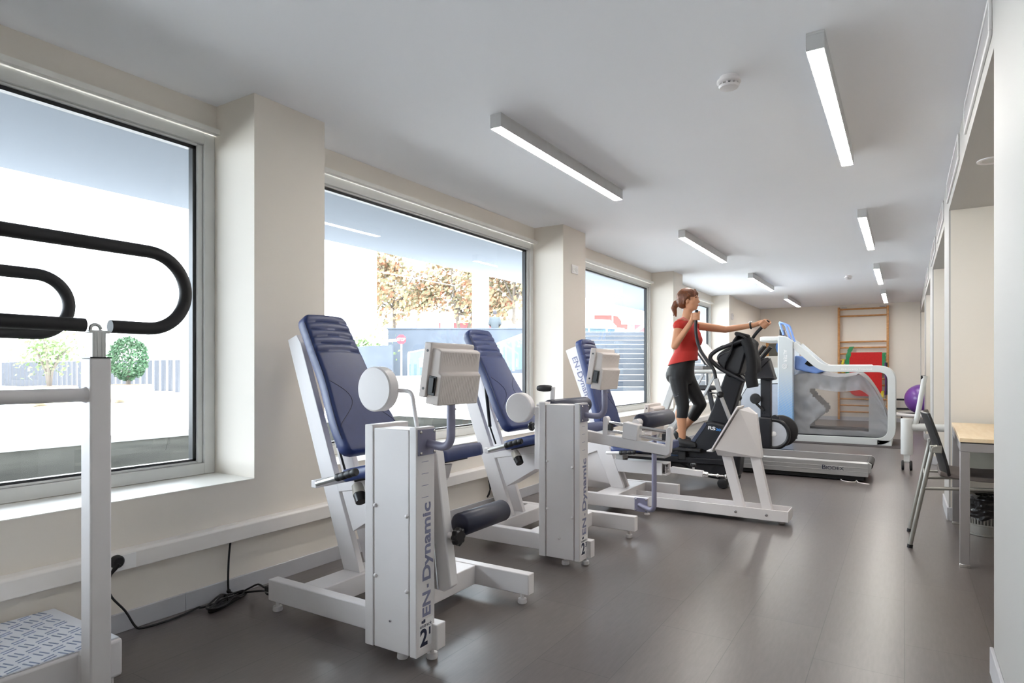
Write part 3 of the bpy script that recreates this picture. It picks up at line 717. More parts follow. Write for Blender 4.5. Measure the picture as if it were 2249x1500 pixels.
# ------------------------------------------------------------------ power leads on the left
b = MB(); b.lathe([(.026, 0), (.028, .006), (.027, .022), (.02, .03)], (-2.863, 1.385, .33), (1, 0, 0), 20)
b.tube([(-2.835, 1.383, .325), (-2.838, 1.37, .305), (-2.85, 1.362, .285)], [.011, .009, .006], 10)
pl_ = thing('power_lead', 'black power cord plugged into the cable duct, bundled on the floor behind the nearest machine', 'power cord', (-2.86, 1.5, 0))
TP = T3(2.86, -1.5, 0)
b.build('plug', M_BLACK, pl_, M=TP)
def smooth_path(pts, n=6):
    pts = [Vector(p) for p in pts]; out = []
    P = [pts[0]] + pts + [pts[-1]]
    for i in range(1, len(P)-2):
        for k in range(n):
            t = k/n; a, b_, c, d = P[i-1], P[i], P[i+1], P[i+2]
            out.append(.5*((2*b_) + (c-a)*t + (2*a-5*b_+4*c-d)*t*t + (3*b_-a-3*c+d)*t**3))
    out.append(pts[-1]); return out
path = [(-2.85, 1.362, .285), (-2.858, 1.355, .24), (-2.868, 1.372, .18), (-2.872, 1.43, .1), (-2.868, 1.47, .02), (-2.86, 1.5, .006), (-2.85, 1.57, .006), (-2.85, 1.64, .006), (-2.86, 1.71, .007), (-2.868, 1.765, .012), (-2.84, 1.77, .015)]
lp = []
random.seed(3)
for q in range(5):   # flattened bundle loops
    a_, b_, dz = .125+.012*random.uniform(-1, 1), .018+.006*q, .006+.0045*q
    for t in range(18):
        a = 2*PI*t/18 + .15*q; cx, cy = a_*math.cos(a), b_*math.sin(a)*(1+.5*math.cos(a)*(1 if q % 2 else -.6))
        lp.append(Vector((-2.815 + cx*-.32 + cy*.95, 1.875 - cx*.95*-1 - cy*.32*-1, dz + .02*max(0, 1-abs(cx)/.06)*q*.25)))
b = MB(); b.tube(smooth_path(path + lp + [(-2.86, 2.0, .02), (-2.8, 1.995, .05), (-2.72, 1.98, .085), (-2.65, 1.96, .09), (-2.62, 1.958, .09)], 4), .0046, 8); b.build('cord', M_BLACK, pl_, M=TP)
b = MB(); b.box(-2.625, -2.577, 1.945, 1.97, .078, .104); b.build('inlet_plug', M_BLACK, pl_, bev=.004, M=TP)
b = MB(); b.torus((-2.83, 1.88, .022), .022, .003, axis=(.2, 1, 0), seg=18, tseg=6); b.build('cable_tie', M_BLKP, pl_, M=TP)
b = MB(); b.tube(smooth_path([(-2.885, 1.94, .277), (-2.89, 1.935, .2), (-2.893, 1.933, .1), (-2.892, 1.934, .03)], 5), .005, 8)
o = b.build('data_cord', M_BLACK); tag(o, 'thin black lead hanging straight down from the cable duct', 'cord')
b = MB(); b.tube(smooth_path([(-2.892, 1.94, .03), (-2.88, 1.96, .016), (-2.8, 1.99, .03), (-2.7, 2.0, .05), (-2.62, 1.955, .065), (-2.58, 1.955, .065)], 5), .005, 8); b.ball((-2.892, 1.936, .032), .011)
w_ = b.build('lead_end', M_BLACK, o); w_.matrix_parent_inverse = Matrix.Translation(-o.location)
# small power box and lead behind the second machine
o = thing('junction_box', 'small white power box with tangled black leads behind the second machine', 'power box', (-2.79, 4.35, .15))
MB().box(-.07, .07, -.06, .06, 0, .19).build('case', M_TRUNK, o, bev=.006)
b = MB(); b.box(-.06, .06, -.05, .05, -.15, 0); b.build('plinth', mat('grey_plinth', srgb(120, 112, 108), .7), o)
b = MB(); b.tube(smooth_path([(-.09, -.02, .3), (-.1, -.08, .16), (-.06, -.12, .02), (-.1, -.1, -.04), (-.04, -.14, .05), (-.09, -.09, .1), (.0, -.08, .12)], 6), .006, 8); b.build('leads', M_BLACK, o)
# ------------------------------------------------------------------ table, chair and bin by the first alcove
M_TGREY = mat('silver_table_frame', srgb(158, 154, 154), .42, metal=.35, noise_amt=.015)
def wood_mat(name, c1, c2, sc=(1.2, 14, 14), rough=.45):
    m = bpy.data.materials.new(name); m.use_nodes = True; N = m.node_tree.nodes; L = m.node_tree.links; b = N['Principled BSDF']
    tc = N.new('ShaderNodeTexCoord'); mp = N.new('ShaderNodeMapping'); mp.inputs['Scale'].default_value = sc
    n = N.new('ShaderNodeTexNoise'); n.inputs['Scale'].default_value = 3; n.inputs['Detail'].default_value = 5; n.inputs['Distortion'].default_value = .6
    r = N.new('ShaderNodeValToRGB'); r.color_ramp.elements[0].position = .35; r.color_ramp.elements[1].position = .7
    r.color_ramp.elements[0].color = (*c1, 1); r.color_ramp.elements[1].color = (*c2, 1)
    L.new(tc.outputs['Object'], mp.inputs[0]); L.new(mp.outputs[0], n.inputs['Vector']); L.new(n.outputs['Fac'], r.inputs['Fac']); L.new(r.outputs['Color'], b.inputs['Base Color']); b.inputs['Roughness'].default_value = rough
    return m
M_BEECH = wood_mat('pale_beech_laminate', srgb(232, 206, 168), srgb(240, 218, 184), (10, 1.2, 8))
tb = thing('table', 'rectangular table with pale beech top and silver frame in the first alcove', 'table', (.27, 4.48, 0), -R(1.3))
MB().box(0, .78, 0, 1.27, .728, .753).build('tabletop', M_BEECH, tb, bev=.003)
MB().box(.005, .775, .005, 1.265, .722, .728).build('underlay', M_BLKP, tb)
b = MB(); b.box(.002, .778, .004, .052, .672, .722); b.box(.002, .778, 1.218, 1.266, .672, .722); b.box(.002, .05, .052, 1.218, .672, .722); b.box(.73, .778, .052, 1.218, .672, .722); b.build('apron', M_TGREY, tb, bev=.003)
for x in (.002, .73):
    for y in (.004, 1.218):
        l = MB().box(x, x+.048, y, y+.048, .02, .672).build('leg', M_TGREY, tb, bev=.003)
        MB().box(x-.001, x+.049, y-.001, y+.049, 0, .02).build('foot_cap', M_CHROME, l, bev=.002)
MB().box(.06, .72, 1.2, 1.214, .42, .67).build('modesty_panel', mat('grey_green_panel', srgb(176, 176, 166), .5), tb, bev=.002)
M_SHELL = mat('dark_grey_chair_plastic', srgb(34, 34, 36), .42, noise_amt=.04)
M_CHMET = mat('silver_chair_frame', srgb(162, 160, 154), .35, metal=.6, noise_amt=.02)
M_SEATF = mat('grey_brown_seat_fabric', srgb(108, 99, 95), .8, noise_amt=.06, bump=.2, bump_scale=500)
chb = thing('visitor_chair', 'dark plastic chair with silver legs tucked under the beech table', 'chair', (.2, 5.05, 0))
TCH = T3(-.2, -5.05, 0)
def shell(u, v):   # back shell: u across y, v up
    y = -.235 + .47*u; z = .475 + .395*v; c = (2*u-1)
    x = .205 - .11*v**1.25 - .035*(1-c*c)*(1) + .035
    rr = min(1, (1-abs(c))/.12); rv = min(v, 1-v)/.1
    return Vector((x-.0, 5.05+y*(.93+.07*min(1, rv+.2)), z))
b = MB(); b.grid(20, 16, shell); b.build('backrest', M_SHELL, chb, thick=.018, bev=.004, M=TCH)
b = MB()
def seatf(u, v): return Vector((.19+.44*u, 4.83+.44*v, .468-.012*math.sin(PI*v)+.02*(2*u-1)**2 - (.018 if u > .9 else 0)))
b.grid(16, 14, seatf); b.build('seat', M_SEATF, chb, thick=.028, bev=.006, M=TCH)
for y in (4.81, 5.285):
    b = MB(); b.tube(fillet([(.028, y, .0), (.03, y, .02), (.15, y, .655), (.175, y, .66)], .02), .0135, 14, flat=1.0); l = b.build('rear_leg', M_CHMET, chb, M=TCH)
    b = MB(); b.cyl((.0275, y, 0), (.031, y, .022), .016); b.build('foot_cap', M_BLKP, l, M=TCH)
    b = MB(); b.tube(fillet([(.098, y, .39), (.58, y, .425), (.64, y, .0)], .05), .011, 12); b.build('front_leg', M_CHMET, chb, M=TCH)
    b = MB(); b.box(.135, .2, y-.012, y+.012, .62, .668); b.build('back_bracket', M_CHMET, chb, bev=.004, M=TCH)
b = MB(); b.cyl((.115, 4.81, .45), (.115, 5.285, .45), .009); b.cyl((.12, 4.9, .45), (.25, 4.9, .455), .009); b.cyl((.12, 5.2, .45), (.25, 5.2, .455), .009); b.build('cross_bar', M_CHMET, chb, M=TCH)
bn = thing('waste_bin', 'round metal waste bin lined with a black plastic bag under the table', 'bin', (.5, 5.5, 0))
def bin_prof(b, r0, r1, z0, z1, n=40):
    A = [b.bm.verts.new((r0*math.cos(2*PI*k/n), r0*math.sin(2*PI*k/n), z0)) for k in range(n)]
    B_ = [b.bm.verts.new((r1*math.cos(2*PI*k/n), r1*math.sin(2*PI*k/n), z1)) for k in range(n)]
    for k in range(n): b.bm.faces.new((A[k], A[(k+1) % n], B_[(k+1) % n], B_[k]))
b = MB(); bin_prof(b, .125, .13, 0, .075); b.lathe([(.128, 0), (.131, .003), (.131, .012), (.127, .014)], (0, 0, 0), seg=40); b.lathe([(.13, .07), (.134, .073), (.134, .08), (.13, .082)], (0, 0, 0), seg=40)
for q in range(44):
    a = 2*PI*q/44; b.beam((.131*math.cos(a), .131*math.sin(a), .08), (.14*math.cos(a), .14*math.sin(a), .24), .006, .003, up=(math.cos(a), math.sin(a), 0))
b.build('basket', M_CHMET, bn, thick=.002)
random.seed(5)
b = MB()
def bag(u, v):
    a = 2*PI*u; t = v
    r = .137 + .012*t; z = .12 + .165*t
    if t > .85: z = .285 - (t-.85)*.1; r = .149 - (t-.85)*.5
    nz = noise.noise(Vector((math.cos(a)*4, math.sin(a)*4, t*5)))*.016 + noise.noise(Vector((math.cos(a)*11, math.sin(a)*11, t*12)))*.007
    zz = z + (noise.noise(Vector((a*2.2, 3, 1)))*.03 if t < .1 else 0)
    if u in (0, 1): a = 0
    return Vector(((r+abs(nz)+.004)*math.cos(a), (r+abs(nz)+.004)*math.sin(a), zz))
b.grid(72, 26, bag); b.build('bag', mat('glossy_black_film', srgb(14, 14, 15), .16, spec=.7), bn, thick=.001)
# ------------------------------------------------------------------ cardio machines and the far end
M_BODY = mat('black_machine_shroud', srgb(20, 20, 26), .4, noise_amt=.08)
M_SILV = mat('silver_machine_tube', srgb(186, 186, 186), .35, metal=.6)
M_LWHITE = mat('light_machine_white', srgb(203, 205, 204), .42, noise_amt=.01)
M_BELT = mat('dark_running_belt', srgb(82, 78, 77), .75, noise_amt=.06, bump=.2, bump_scale=300)
M_LB = mat('periwinkle_blue_plastic', srgb(120, 152, 214), .38)
# elliptical trainer
EO = Vector((-1.95, 6.5, 0)); TE = T3(*(-EO))
el = thing('elliptical_trainer', 'black elliptical trainer with long moving arms that the woman stands on', 'elliptical trainer', tuple(EO))
b = MB(); b.prism([(-2.75, .12), (-2.72, .2), (-1.95, .3), (-1.45, .27), (-1.42, .05), (-1.56, .045), (-1.99, .1)], 'y', 6.44, 6.56); b.build('base_beam', M_BODY, el, bev=.01, M=TE)
b = MB(); b.box(-1.53, -1.45, 6.27, 6.75, .06, .12); b.build('front_foot', M_BODY, el, bev=.01, M=TE)
for y0, y1 in ((6.2, 6.29), (6.73, 6.82)):
    b = MB(); b.lathe([(.03, 0), (.045, .006), (.05, .02), (.05, .07), (.045, .084), (.03, .09)], (-1.49, y0, .05), (0, 1, 0), 28); b.build('transport_wheel', M_BLACK, el, M=TE)
b = MB(); b.box(-2.78, -2.68, 6.22, 6.78, 0, .1); b.build('rear_foot', M_BODY, el, bev=.015, M=TE)
b = MB(); b.prism([(-1.7, .62), (-1.66, .64), (-1.44, .6), (-1.36, .3), (-1.38, .1), (-1.52, .05), (-1.75, .07), (-2.0, .2), (-1.9, .335)], 'y', 6.385, 6.615); s_ = b.build('shroud', M_BODY, el, bev=.03, bseg=4, M=TE)
b = MB(); b.prism([(-1.9, .34), (-1.705, .62), (-1.68, .6), (-1.86, .33)], 'y', 6.379, 6.39); b.build('shroud_trim', mat('dark_slate_trim', srgb(58, 64, 84), .35), s_, M=TE)
fit_text('lettering', 'RS', .072, .032, M_STICK, s_, TE @ frame((-1.672, 6.3845, .553), (1, 0, -.12), (.12, 0, 1)), bold=.03)
fit_text('lettering', '20', .05, .022, mat('bright_blue_print', srgb(58, 140, 220), .5), s_, TE @ frame((-1.596, 6.3845, .544), (1, 0, -.12), (.12, 0, 1)), bold=.02)
b = MB(); b.prism([(-1.71, .58), (-1.49, .56), (-1.34, 1.06), (-1.48, 1.2)], 'y', 6.43, 6.57); b.build('column', M_BODY, el, bev=.015, M=TE)
b = MB(); b.prism([(-1.58, 1.22), (-1.57, 1.285), (-1.33, 1.405), (-1.29, 1.36), (-1.36, 1.1), (-1.47, 1.07)], 'y', 6.37, 6.63); c_ = b.build('console', M_BODY, el, bev=.02, bseg=3, M=TE)
b = MB(); b.prism([(-1.577, 1.24), (-1.571, 1.28), (-1.36, 1.386), (-1.372, 1.35)], 'y', 6.4, 6.6); b.build('screen', mat('dark_screen', srgb(20, 24, 30), .15), c_, M=T3(-.012, 0, .008) @ TE)
for y in (6.33, 6.67):
    b = MB(); b.tube(fillet([(-1.32, y, 1.435), (-1.57, y, 1.345), (-1.655, y, 1.27), (-1.56, y, 1.17), (-1.31, y, 1.035)], .06, 8), .02, 14); h = b.build('fixed_handle', M_BODY, el, M=TE)
    b = MB()
    for p, q in (((-1.45, 1.389), (-1.42, 1.4)), ((-1.53, 1.36), (-1.5, 1.371))): b.cyl((p[0], y, p[1]), (q[0], y, q[1]), .0215)
    b.build('pulse_contact', M_BLKP, h, M=TE)
def mov_arm(y, pts, tube0):
    b = MB(); b.cyl(tube0[0], tube0[1], .019); a = b.build('arm_tube', M_SILV, el, M=TE)
    b = MB(); b.ball(tube0[1], .036); b.build('pivot_knob', M_BLKP, a, M=TE)
    b = MB(); b.beam(tube0[1], pts[0], .03, .045, up=(1, 0, 0)); b.build('clamp_plate', M_SILV, a, bev=.004, M=TE)
    b = MB(); b.tube(smooth_path(pts, 6), .0165, 12); b.build('moving_arm', M_BODY, el, M=TE)
mov_arm(6.28, [(-1.568, 6.28, 1.06), (-1.59, 6.28, 1.15), (-1.66, 6.28, 1.25), (-1.73, 6.28, 1.37), (-1.76, 6.27, 1.52), (-1.755, 6.26, 1.68), (-1.75, 6.26, 1.74)], [(-1.42, 6.3, .62), (-1.525, 6.28, .905)])
mov_arm(6.72, [(-1.44, 6.72, 1.0), (-1.41, 6.72, 1.15), (-1.35, 6.72, 1.38), (-1.29, 6.72, 1.5), (-1.2, 6.72, 1.6), (-1.16, 6.72, 1.64)], [(-1.44, 6.71, .62), (-1.45, 6.72, .86)])
for y, zf, xf in ((6.36, .345, -1.9), (6.64, .36, -2.06)):
    b = MB(); b.beam((-2.62, y, .22), (-1.42, y, .24), .05, .06); b.build('pedal_bar', M_BODY, el, bev=.008, M=TE)
    b = MB(); b.beam((xf-.2, y, zf-.005), (xf+.17, y, zf-.005), .13, .03); b.box(xf-.06, xf+.02, y-.03, y+.03, .23, zf); p_ = b.build('foot_pedal', M_BLACK, el, bev=.008, M=TE)
b = MB(); b.prism([(-2.25, .2), (-2.2, .27), (-1.72, .27), (-1.7, .2)], 'y', 6.395, 6.43); b.build('side_cover', mat('dark_blue_cover', srgb(44, 62, 92), .4), el, bev=.01, M=TE)
# black jacket over the console
random.seed(11)
jk = thing('jacket', 'black sports jacket hung over the console of the elliptical trainer', 'jacket', (-1.32, 6.5, 1.44))
M_CLOTH = mat('black_jersey', srgb(20, 20, 23), .85, noise_amt=.15, bump=.25, bump_scale=200)
def jf(u, v):
    # v runs from the front hem over the top bar to the back hem
    t = v*2-1; y = -.2 + .4*u
    if t < 0: x = -.05 + .09*t - .04*math.sin(PI*-t*.5); z = .045 - .36*(-t)**1.2
    else: x = -.045 + .1*min(1, t*3.2) + .035*t; z = .045 - .36*t**1.4
    n_ = noise.noise(Vector((u*3.1, v*6, 2)))*.022 + noise.noise(Vector((u*8, v*12, 5)))*.008
    return Vector((x + n_, y*(1-.1*abs(t)), z + .012*math.sin(u*9) * abs(t)))
b = MB(); b.grid(28, 40, jf); b.build('body', M_CLOTH, jk, thick=.012)
b = MB(); b.tube(smooth_path([(.02, -.16, .0), (.06, -.17, -.12), (.075, -.17, -.25), (.07, -.165, -.36), (.085, -.16, -.46)], 6), [.05]*7+[.046]*9+[.055]*8+[.05], 14); b.build('sleeve', M_CLOTH, jk)
b = MB(); b.torus((-.045, 0, .05), .055, .022, axis=(.3, 0, 1)); b.build('collar', M_CLOTH, jk)
# running deck with long silver rail
BO = Vector((-1.3, 7.7, 0)); TBX = T3(*(-BO))
bx = thing('treadmill', 'low silver treadmill with dark belt standing crosswise behind the leg press', 'treadmill', tuple(BO))
b = MB(); b.prism([(7.33, .055), (7.33, .19), (7.345, .2), (7.4, .2), (7.4, .185), (7.96, .185), (7.96, .2), (8.02, .2), (8.035, .19), (8.035, .055)], 'x', -2.3, -.315)
b.box(-2.3, -.315, 7.326, 7.332, .1, .104); b.box(-2.3, -.315, 7.326, 7.332, .14, .146)
dk = b.build('deck', M_SILV, bx, bev=.003, M=TBX)
b = MB(); b.box(-2.28, -.33, 7.41, 7.95, .18, .2015); b.build('belt', M_BELT, bx, M=TBX)
b = MB(); b.cyl((-.315, 7.41, .16), (-.315, 7.95, .16), .04); b.build('end_roller', M_BLACK, bx, M=TBX)
for y in (7.34, 7.97):
    b = MB(); b.prism([(-.33, .08), (-.29, .1), (-.285, .18), (-.31, .2), (-.33, .2)], 'y', y, y+.06); b.build('end_cap', M_SILV, bx, bev=.004, M=TBX)
b = MB(); b.box(-2.27, -.35, 7.345, 7.99, .012, .056); b.build('underframe_shadow', M_DARK, bx, M=TBX)  # near-black and set far out to imitate the shadow gap below the deck
for x in (-2.2, -.5):
    for y in (7.45, 7.92):
        b = MB(); b.cyl((x, y, 0), (x, y, .03), .025); b.build('levelling_foot', M_BLKP, bx, M=TBX)
for x in (-1.37, -1.35):
    b = MB(); bolt(b, (x, 7.33, .17 if x < -1.36 else .085), (0, -1, 0), .006); b.build('screw', M_BLKP, dk, M=TBX)
fit_text('lettering', 'B', .034, .045, M_INK, dk, TBX @ frame((-.735, 7.3255, .108), (1, 0, 0), (0, 0, 1)))
fit_text('lettering', 'IODEX', .165, .034, M_INK, dk, TBX @ frame((-.698, 7.3255, .108), (1, 0, 0), (0, 0, 1)))
b = MB(); b.tube(smooth_path([(-.58, 7.45, .05), (-.56, 7.34, .01), (-.5, 7.27, .004), (-.43, 7.3, .004), (-.42, 7.38, .02), (-.4, 7.28, .004), (-.3, 7.22, .004)], 6), .004, 8); b.build('cable', M_TRUNK, bx, M=TBX)
for y in (7.4, 7.97):
    b = MB(); b.beam((-2.62, y, .2), (-2.28, y, 1.14), .05, .09, up=(1, 0, 0)); b.build('upright', M_LWHITE, bx, bev=.01, M=TBX)
    b = MB(); b.beam((-2.47, y+.03, .2), (-2.0, y+.03, 1.1), .025, .03, up=(1, 0, 0)); b.build('brace', M_SILV, bx, bev=.004, M=TBX)
    b = MB(); b.tube(fillet([(-2.3, y, 1.13), (-1.72, y, 1.122), (-1.69, y, 1.13), (-1.75, y, 1.05)], .02), .022, 14); b.build('side_rail', M_LWHITE, bx, M=TBX)
b = MB(); b.box(-2.26, -2.0, 7.42, 7.95, 1.15, 1.19); b.build('tray', mat('grey_tray', srgb(150, 150, 152), .5), bx, bev=.01, M=TBX)
b = MB(); b.prism([(-2.13, 1.46), (-2.09, 1.47), (-1.9, 1.24), (-1.95, 1.2)], 'y', 7.4, 7.95); c_ = b.build('console', M_CASE, bx, bev=.012, M=TBX)
b = MB(); b.prism([(-2.145, 1.44), (-2.13, 1.455), (-1.96, 1.21), (-1.98, 1.2)], 'y', 7.42, 7.93); b.build('screen', M_BLKP, c_, M=TBX)
# exercise bike between the two treadmills
KO = Vector((-1.8, 8.75, 0)); TK = T3(*(-KO))
bk = thing('exercise_bike', 'black exercise bike with grey flywheel disc behind the low treadmill', 'exercise bike', tuple(KO))
b = MB(); b.box(-1.6, -1.475, 8.69, 8.81, .53, 1.03); b.build('handlebar_post', M_BODY, bk, bev=.008, M=TK)
b = MB()
for x in (-1.575, -1.545):
    for z in (.58, .62): b.lathe([(.009, 0), (.009, .001)], (x, 8.69, z), (0, -1, 0), 10)
b.build('post_holes', M_DARK, bk, M=TK)
b = MB(); b.box(-1.625, -1.46, 8.66, 8.84, .12, .53); b.build('front_housing', M_BODY, bk, bev=.02, bseg=3, M=TK)
b = MB(); b.cyl((-1.43, 8.7, .52), (-1.43, 8.8, .52), .04); b.build('brake_knob', M_BLKP, bk, M=TK)
wl = MB(); wl.lathe([(.02, 0), (.16, .004), (.165, .012), (.165, .03), (.02, .034)], (-1.44, 8.7, .315), (0, 1, 0), 48); w_ = wl.build('flywheel', mat('light_grey_disc', srgb(196, 198, 204), .35, metal=.3), bk, M=TK)
wl = MB(); wl.torus((-1.44, 8.715, .315), .18, .026, axis=(0, 1, 0), seg=56, tseg=12); wl.build('flywheel_rim', M_BLKP, w_, M=TK)
wl = MB(); wl.lathe([(.035, 0), (.035, .006), (.02, .012)], (-1.44, 8.7, .315), (0, -1, 0), 24); wl.build('hub_cap', M_STICK, w_, M=TK)
wl = MB(); wl.lathe([(.03, 0), (.17, .0), (.2, .015), (.205, .04), (.19, .06), (.03, .06)], (-1.37, 8.8, .35), (0, 1, 0), 56); wl.build('rear_guard', M_BLACK, bk, M=TK)
b = MB(); b.box(-2.45, -1.2, 8.71, 8.79, .06, .12); b.build('base_beam', M_BODY, bk, bev=.01, M=TK)
for x in (-2.42, -1.22):
    b = MB(); b.cyl((x, 8.45, .035), (x, 9.05, .035), .035); b.build('floor_bar', M_BLACK, bk, M=TK)
b = MB(); b.prism([(-1.86, 1.11), (-1.84, 1.13), (-1.57, 1.29), (-1.5, 1.31), (-1.42, 1.02), (-1.5, 1.0)], 'y', 8.64, 8.86); cc = b.build('console_bracket', M_BODY, bk, bev=.015, M=TK)
b = MB(); b.box(-1.83, -1.43, 8.6, 8.9, 1.03, 1.055, T3(0, 0, .0)); b.build('tray', M_BODY, bk, bev=.01, M=TK)
b = MB(); b.prism([(-1.72, 1.15), (-1.7, 1.17), (-1.5, 1.31), (-1.47, 1.28), (-1.6, 1.14)], 'y', 8.62, 8.7); b.build('display', M_BODY, bk, bev=.01, M=TK)
for y in (8.5, 8.6, 8.9, 9.0):
    b = MB(); b.tube(smooth_path([(-1.78, y*.5+4.375, 1.18), (-1.7, y, 1.22), (-1.62, y, 1.32), (-1.52, y, 1.45)], 6), .021, 12); b.build('handlebar', M_BLACK, bk, M=TK)
b = MB(); b.lathe([(.0, 0), (.06, .004), (.07, .03), (.03, .04)], (-1.65, 8.6, .77), (0, 1, 0), 20); b.beam((-1.7, 8.63, .77), (-1.56, 8.66, .62), .03, .03); b.build('bottle_holder', M_BLACK, bk, M=TK)
b = MB(); b.prism([(-2.42, .9), (-2.4, .935), (-2.2, .93), (-2.12, .9), (-2.2, .87), (-2.36, .86)], 'y', 8.63, 8.87); b.build('saddle', M_BLACK, bk, bev=.025, bseg=3, M=TK)
b = MB(); b.beam((-2.28, 8.75, .87), (-2.12, 8.75, .15), .05, .06, up=(1, 0, 0)); b.build('seat_post', M_BODY, bk, bev=.008, M=TK)
b = MB(); b.cyl((-2.25, 8.68, .84), (-1.98, 8.68, .82), .009); b.cyl((-2.3, 8.82, .83), (-2.0, 8.82, .8), .009); b.cyl((-2.2, 8.66, .8), (-2.08, 8.66, .73), .012); b.build('saddle_slide', M_CHROME, bk, M=TK)
b = MB(); b.ball((-2.1, 8.68, .86), .05); b.ball((-2.04, 8.7, .84), .045); b.build('adjusting_knob', M_BLACK, bk, M=TK)
# air-pressure treadmill with clear bag
AO = Vector((-1.1, 11.4, 0)); TAO = T3(*(-AO))
ag = thing('pressure_treadmill', 'white and blue treadmill with grey and clear plastic enclosure at the far end', 'treadmill', tuple(AO))
def stripe_mat():
    m = bpy.data.materials.new('blue_striped_panel'); m.use_nodes = True; N = m.node_tree.nodes; L = m.node_tree.links; b = N['Principled BSDF']; b.inputs['Roughness'].default_value = .4
    tc = N.new('ShaderNodeTexCoord'); sp = N.new('ShaderNodeSeparateXYZ'); L.new(tc.outputs['Object'], sp.inputs[0])
    ad = N.new('ShaderNodeMath'); ad.operation = 'MULTIPLY_ADD'; ad.inputs[1].default_value = .45; L.new(sp.outputs['X'], ad.inputs[0]); L.new(sp.outputs['Z'], ad.inputs[2])
    ml = N.new('ShaderNodeMath'); ml.operation = 'MULTIPLY'; ml.inputs[1].default_value = 38; L.new(ad.outputs[0], ml.inputs[0])
    fr = N.new('ShaderNodeMath'); fr.operation = 'FRACT'; L.new(ml.outputs[0], fr.inputs[0])
    gt = N.new('ShaderNodeMath'); gt.operation = 'GREATER_THAN'; gt.inputs[1].default_value = .35; L.new(fr.outputs[0], gt.inputs[0])
    mr = N.new('ShaderNodeMapRange'); mr.inputs['From Min'].default_value = 1.15; mr.inputs['From Max'].default_value = .55; L.new(sp.outputs['Z'], mr.inputs['Value'])
    mm = N.new('ShaderNodeMath'); mm.operation = 'MULTIPLY'; L.new(gt.outputs[0], mm.inputs[0]); L.new(mr.outputs[0], mm.inputs[1])
    m2 = N.new('ShaderNodeMapRange'); m2.inputs['From Min'].default_value = .75; m2.inputs['From Max'].default_value = .2; m2.inputs['To Max'].default_value = .8; L.new(sp.outputs['Z'], m2.inputs['Value'])
    mx_ = N.new('ShaderNodeMath'); mx_.operation = 'MAXIMUM'; L.new(mm.outputs[0], mx_.inputs[0]); L.new(m2.outputs[0], mx_.inputs[1])
    mx = N.new('ShaderNodeMix'); mx.data_type = 'RGBA'; mx.inputs['A'].default_value = (*srgb(186, 192, 195), 1); mx.inputs['B'].default_value = (*srgb(124, 170, 218), 1)
    L.new(mx_.outputs[0], mx.inputs['Factor']); L.new(mx.outputs['Result'], b.inputs['Base Color'])
    return m
b = MB(); b.prism([(-1.75, .0), (-1.52, .0), (-1.52, 1.6), (-1.62, 1.68), (-1.75, 1.7)], 'y', 10.95, 11.12); t_ = b.build('near_column', stripe_mat(), ag, bev=.012, M=TAO)
fit_text('lettering', 'ALTER', .2, .05, M_STICK, t_, TAO @ frame((-1.66, 10.948, 1.47), (0, 0, -1), (1, 0, 0)))
b = MB(); b.torus((-1.645, 10.947, 1.2), .035, .005, axis=(0, 1, 0), seg=28, tseg=6); b.build('emblem_ring', M_STICK, t_, M=TAO)
fit_text('emblem_letter', 'G', .035, .04, M_STICK, t_, TAO @ frame((-1.664, 10.948, 1.182), (1, 0, 0), (0, 0, 1)))
b = MB(); b.prism([(-1.75, .0), (-1.52, .0), (-1.52, 1.6), (-1.62, 1.68), (-1.75, 1.7)], 'y', 11.75, 11.9); b.build('far_column', M_LWHITE, ag, bev=.012, M=TAO)
b = MB(); b.box(-2.03, -1.75, 10.98, 11.85, 1.61, 1.69); b.build('top_bar', M_LWHITE, ag, bev=.02, bseg=3, M=TAO)
b = MB(); b.prism([(-2.45, .0), (-2.45, .72), (-2.3, .93), (-2.12, .99), (-1.75, 1.0), (-1.75, 0)], 'y', 11.15, 11.75); cb = b.build('blower_cabinet', M_LWHITE, ag, bev=.02, bseg=3, M=TAO)
b = MB(); b.prism([(-2.36, .05), (-2.36, .68), (-2.26, .85), (-2.12, .9), (-1.76, .91), (-1.76, .05)], 'y', 11.142, 11.155); b.build('cabinet_door', mat('cool_grey_panel', srgb(170, 174, 182), .4), cb, bev=.003, M=TAO)
b = MB(); b.tube([(-2.365, 11.146, .05), (-2.365, 11.146, .68), (-2.262, 11.146, .855), (-2.12, 11.146, .906), (-1.76, 11.146, .915)], .006, 8); b.build('door_seal', M_BLKP, cb, M=TAO)
b = MB(); b.box(-2.0, -1.78, 11.2, 11.7, 1.0, 1.18); b.build('control_box', M_LWHITE, ag, bev=.015, M=TAO)
# side frames: slanted arm, level handrail, rounded rear, bottom rail
def side_frame(y0, y1):
    outer = [(-1.62, 1.68), (-1.56, 1.655)] + [tuple(q.to_2d()) for q in []]
    cl = fillet([(-1.52, 0, 1.56), (-1.11, 0, 1.165), (-.55, 0, 1.16), (-.165, 0, 1.16), (-.165, 0, .06), (-.6, 0, .055), (-1.53, 0, .05)], [0, .14, .01, .36, .3, .01, 0], 10)
    b = MB(); hs = .052; n = len(cl); L_, R2 = [], []
    for i in range(n):
        t = (cl[min(i+1, n-1)]-cl[max(i-1, 0)]).normalized(); nn = Vector((-t.z, 0, t.x))
        L_.append(cl[i]+nn*hs); R2.append(cl[i]-nn*hs)
    va = [[b.bm.verts.new((p.x, y, max(p.z, .004))) for p in lst] for lst in (L_, R2) for y in (y0, y1)]
    for i in range(n-1):
        for A, B_ in ((va[0], va[2]), (va[2], va[3]), (va[3], va[1]), (va[1], va[0])): b.bm.faces.new((A[i], A[i+1], B_[i+1], B_[i]))
    for e in (0, n-1): b.bm.faces.new((va[0][e], va[2][e], va[3][e], va[1][e]))
    return b.build('side_frame', M_LWHITE, ag, bev=.006, M=TAO)
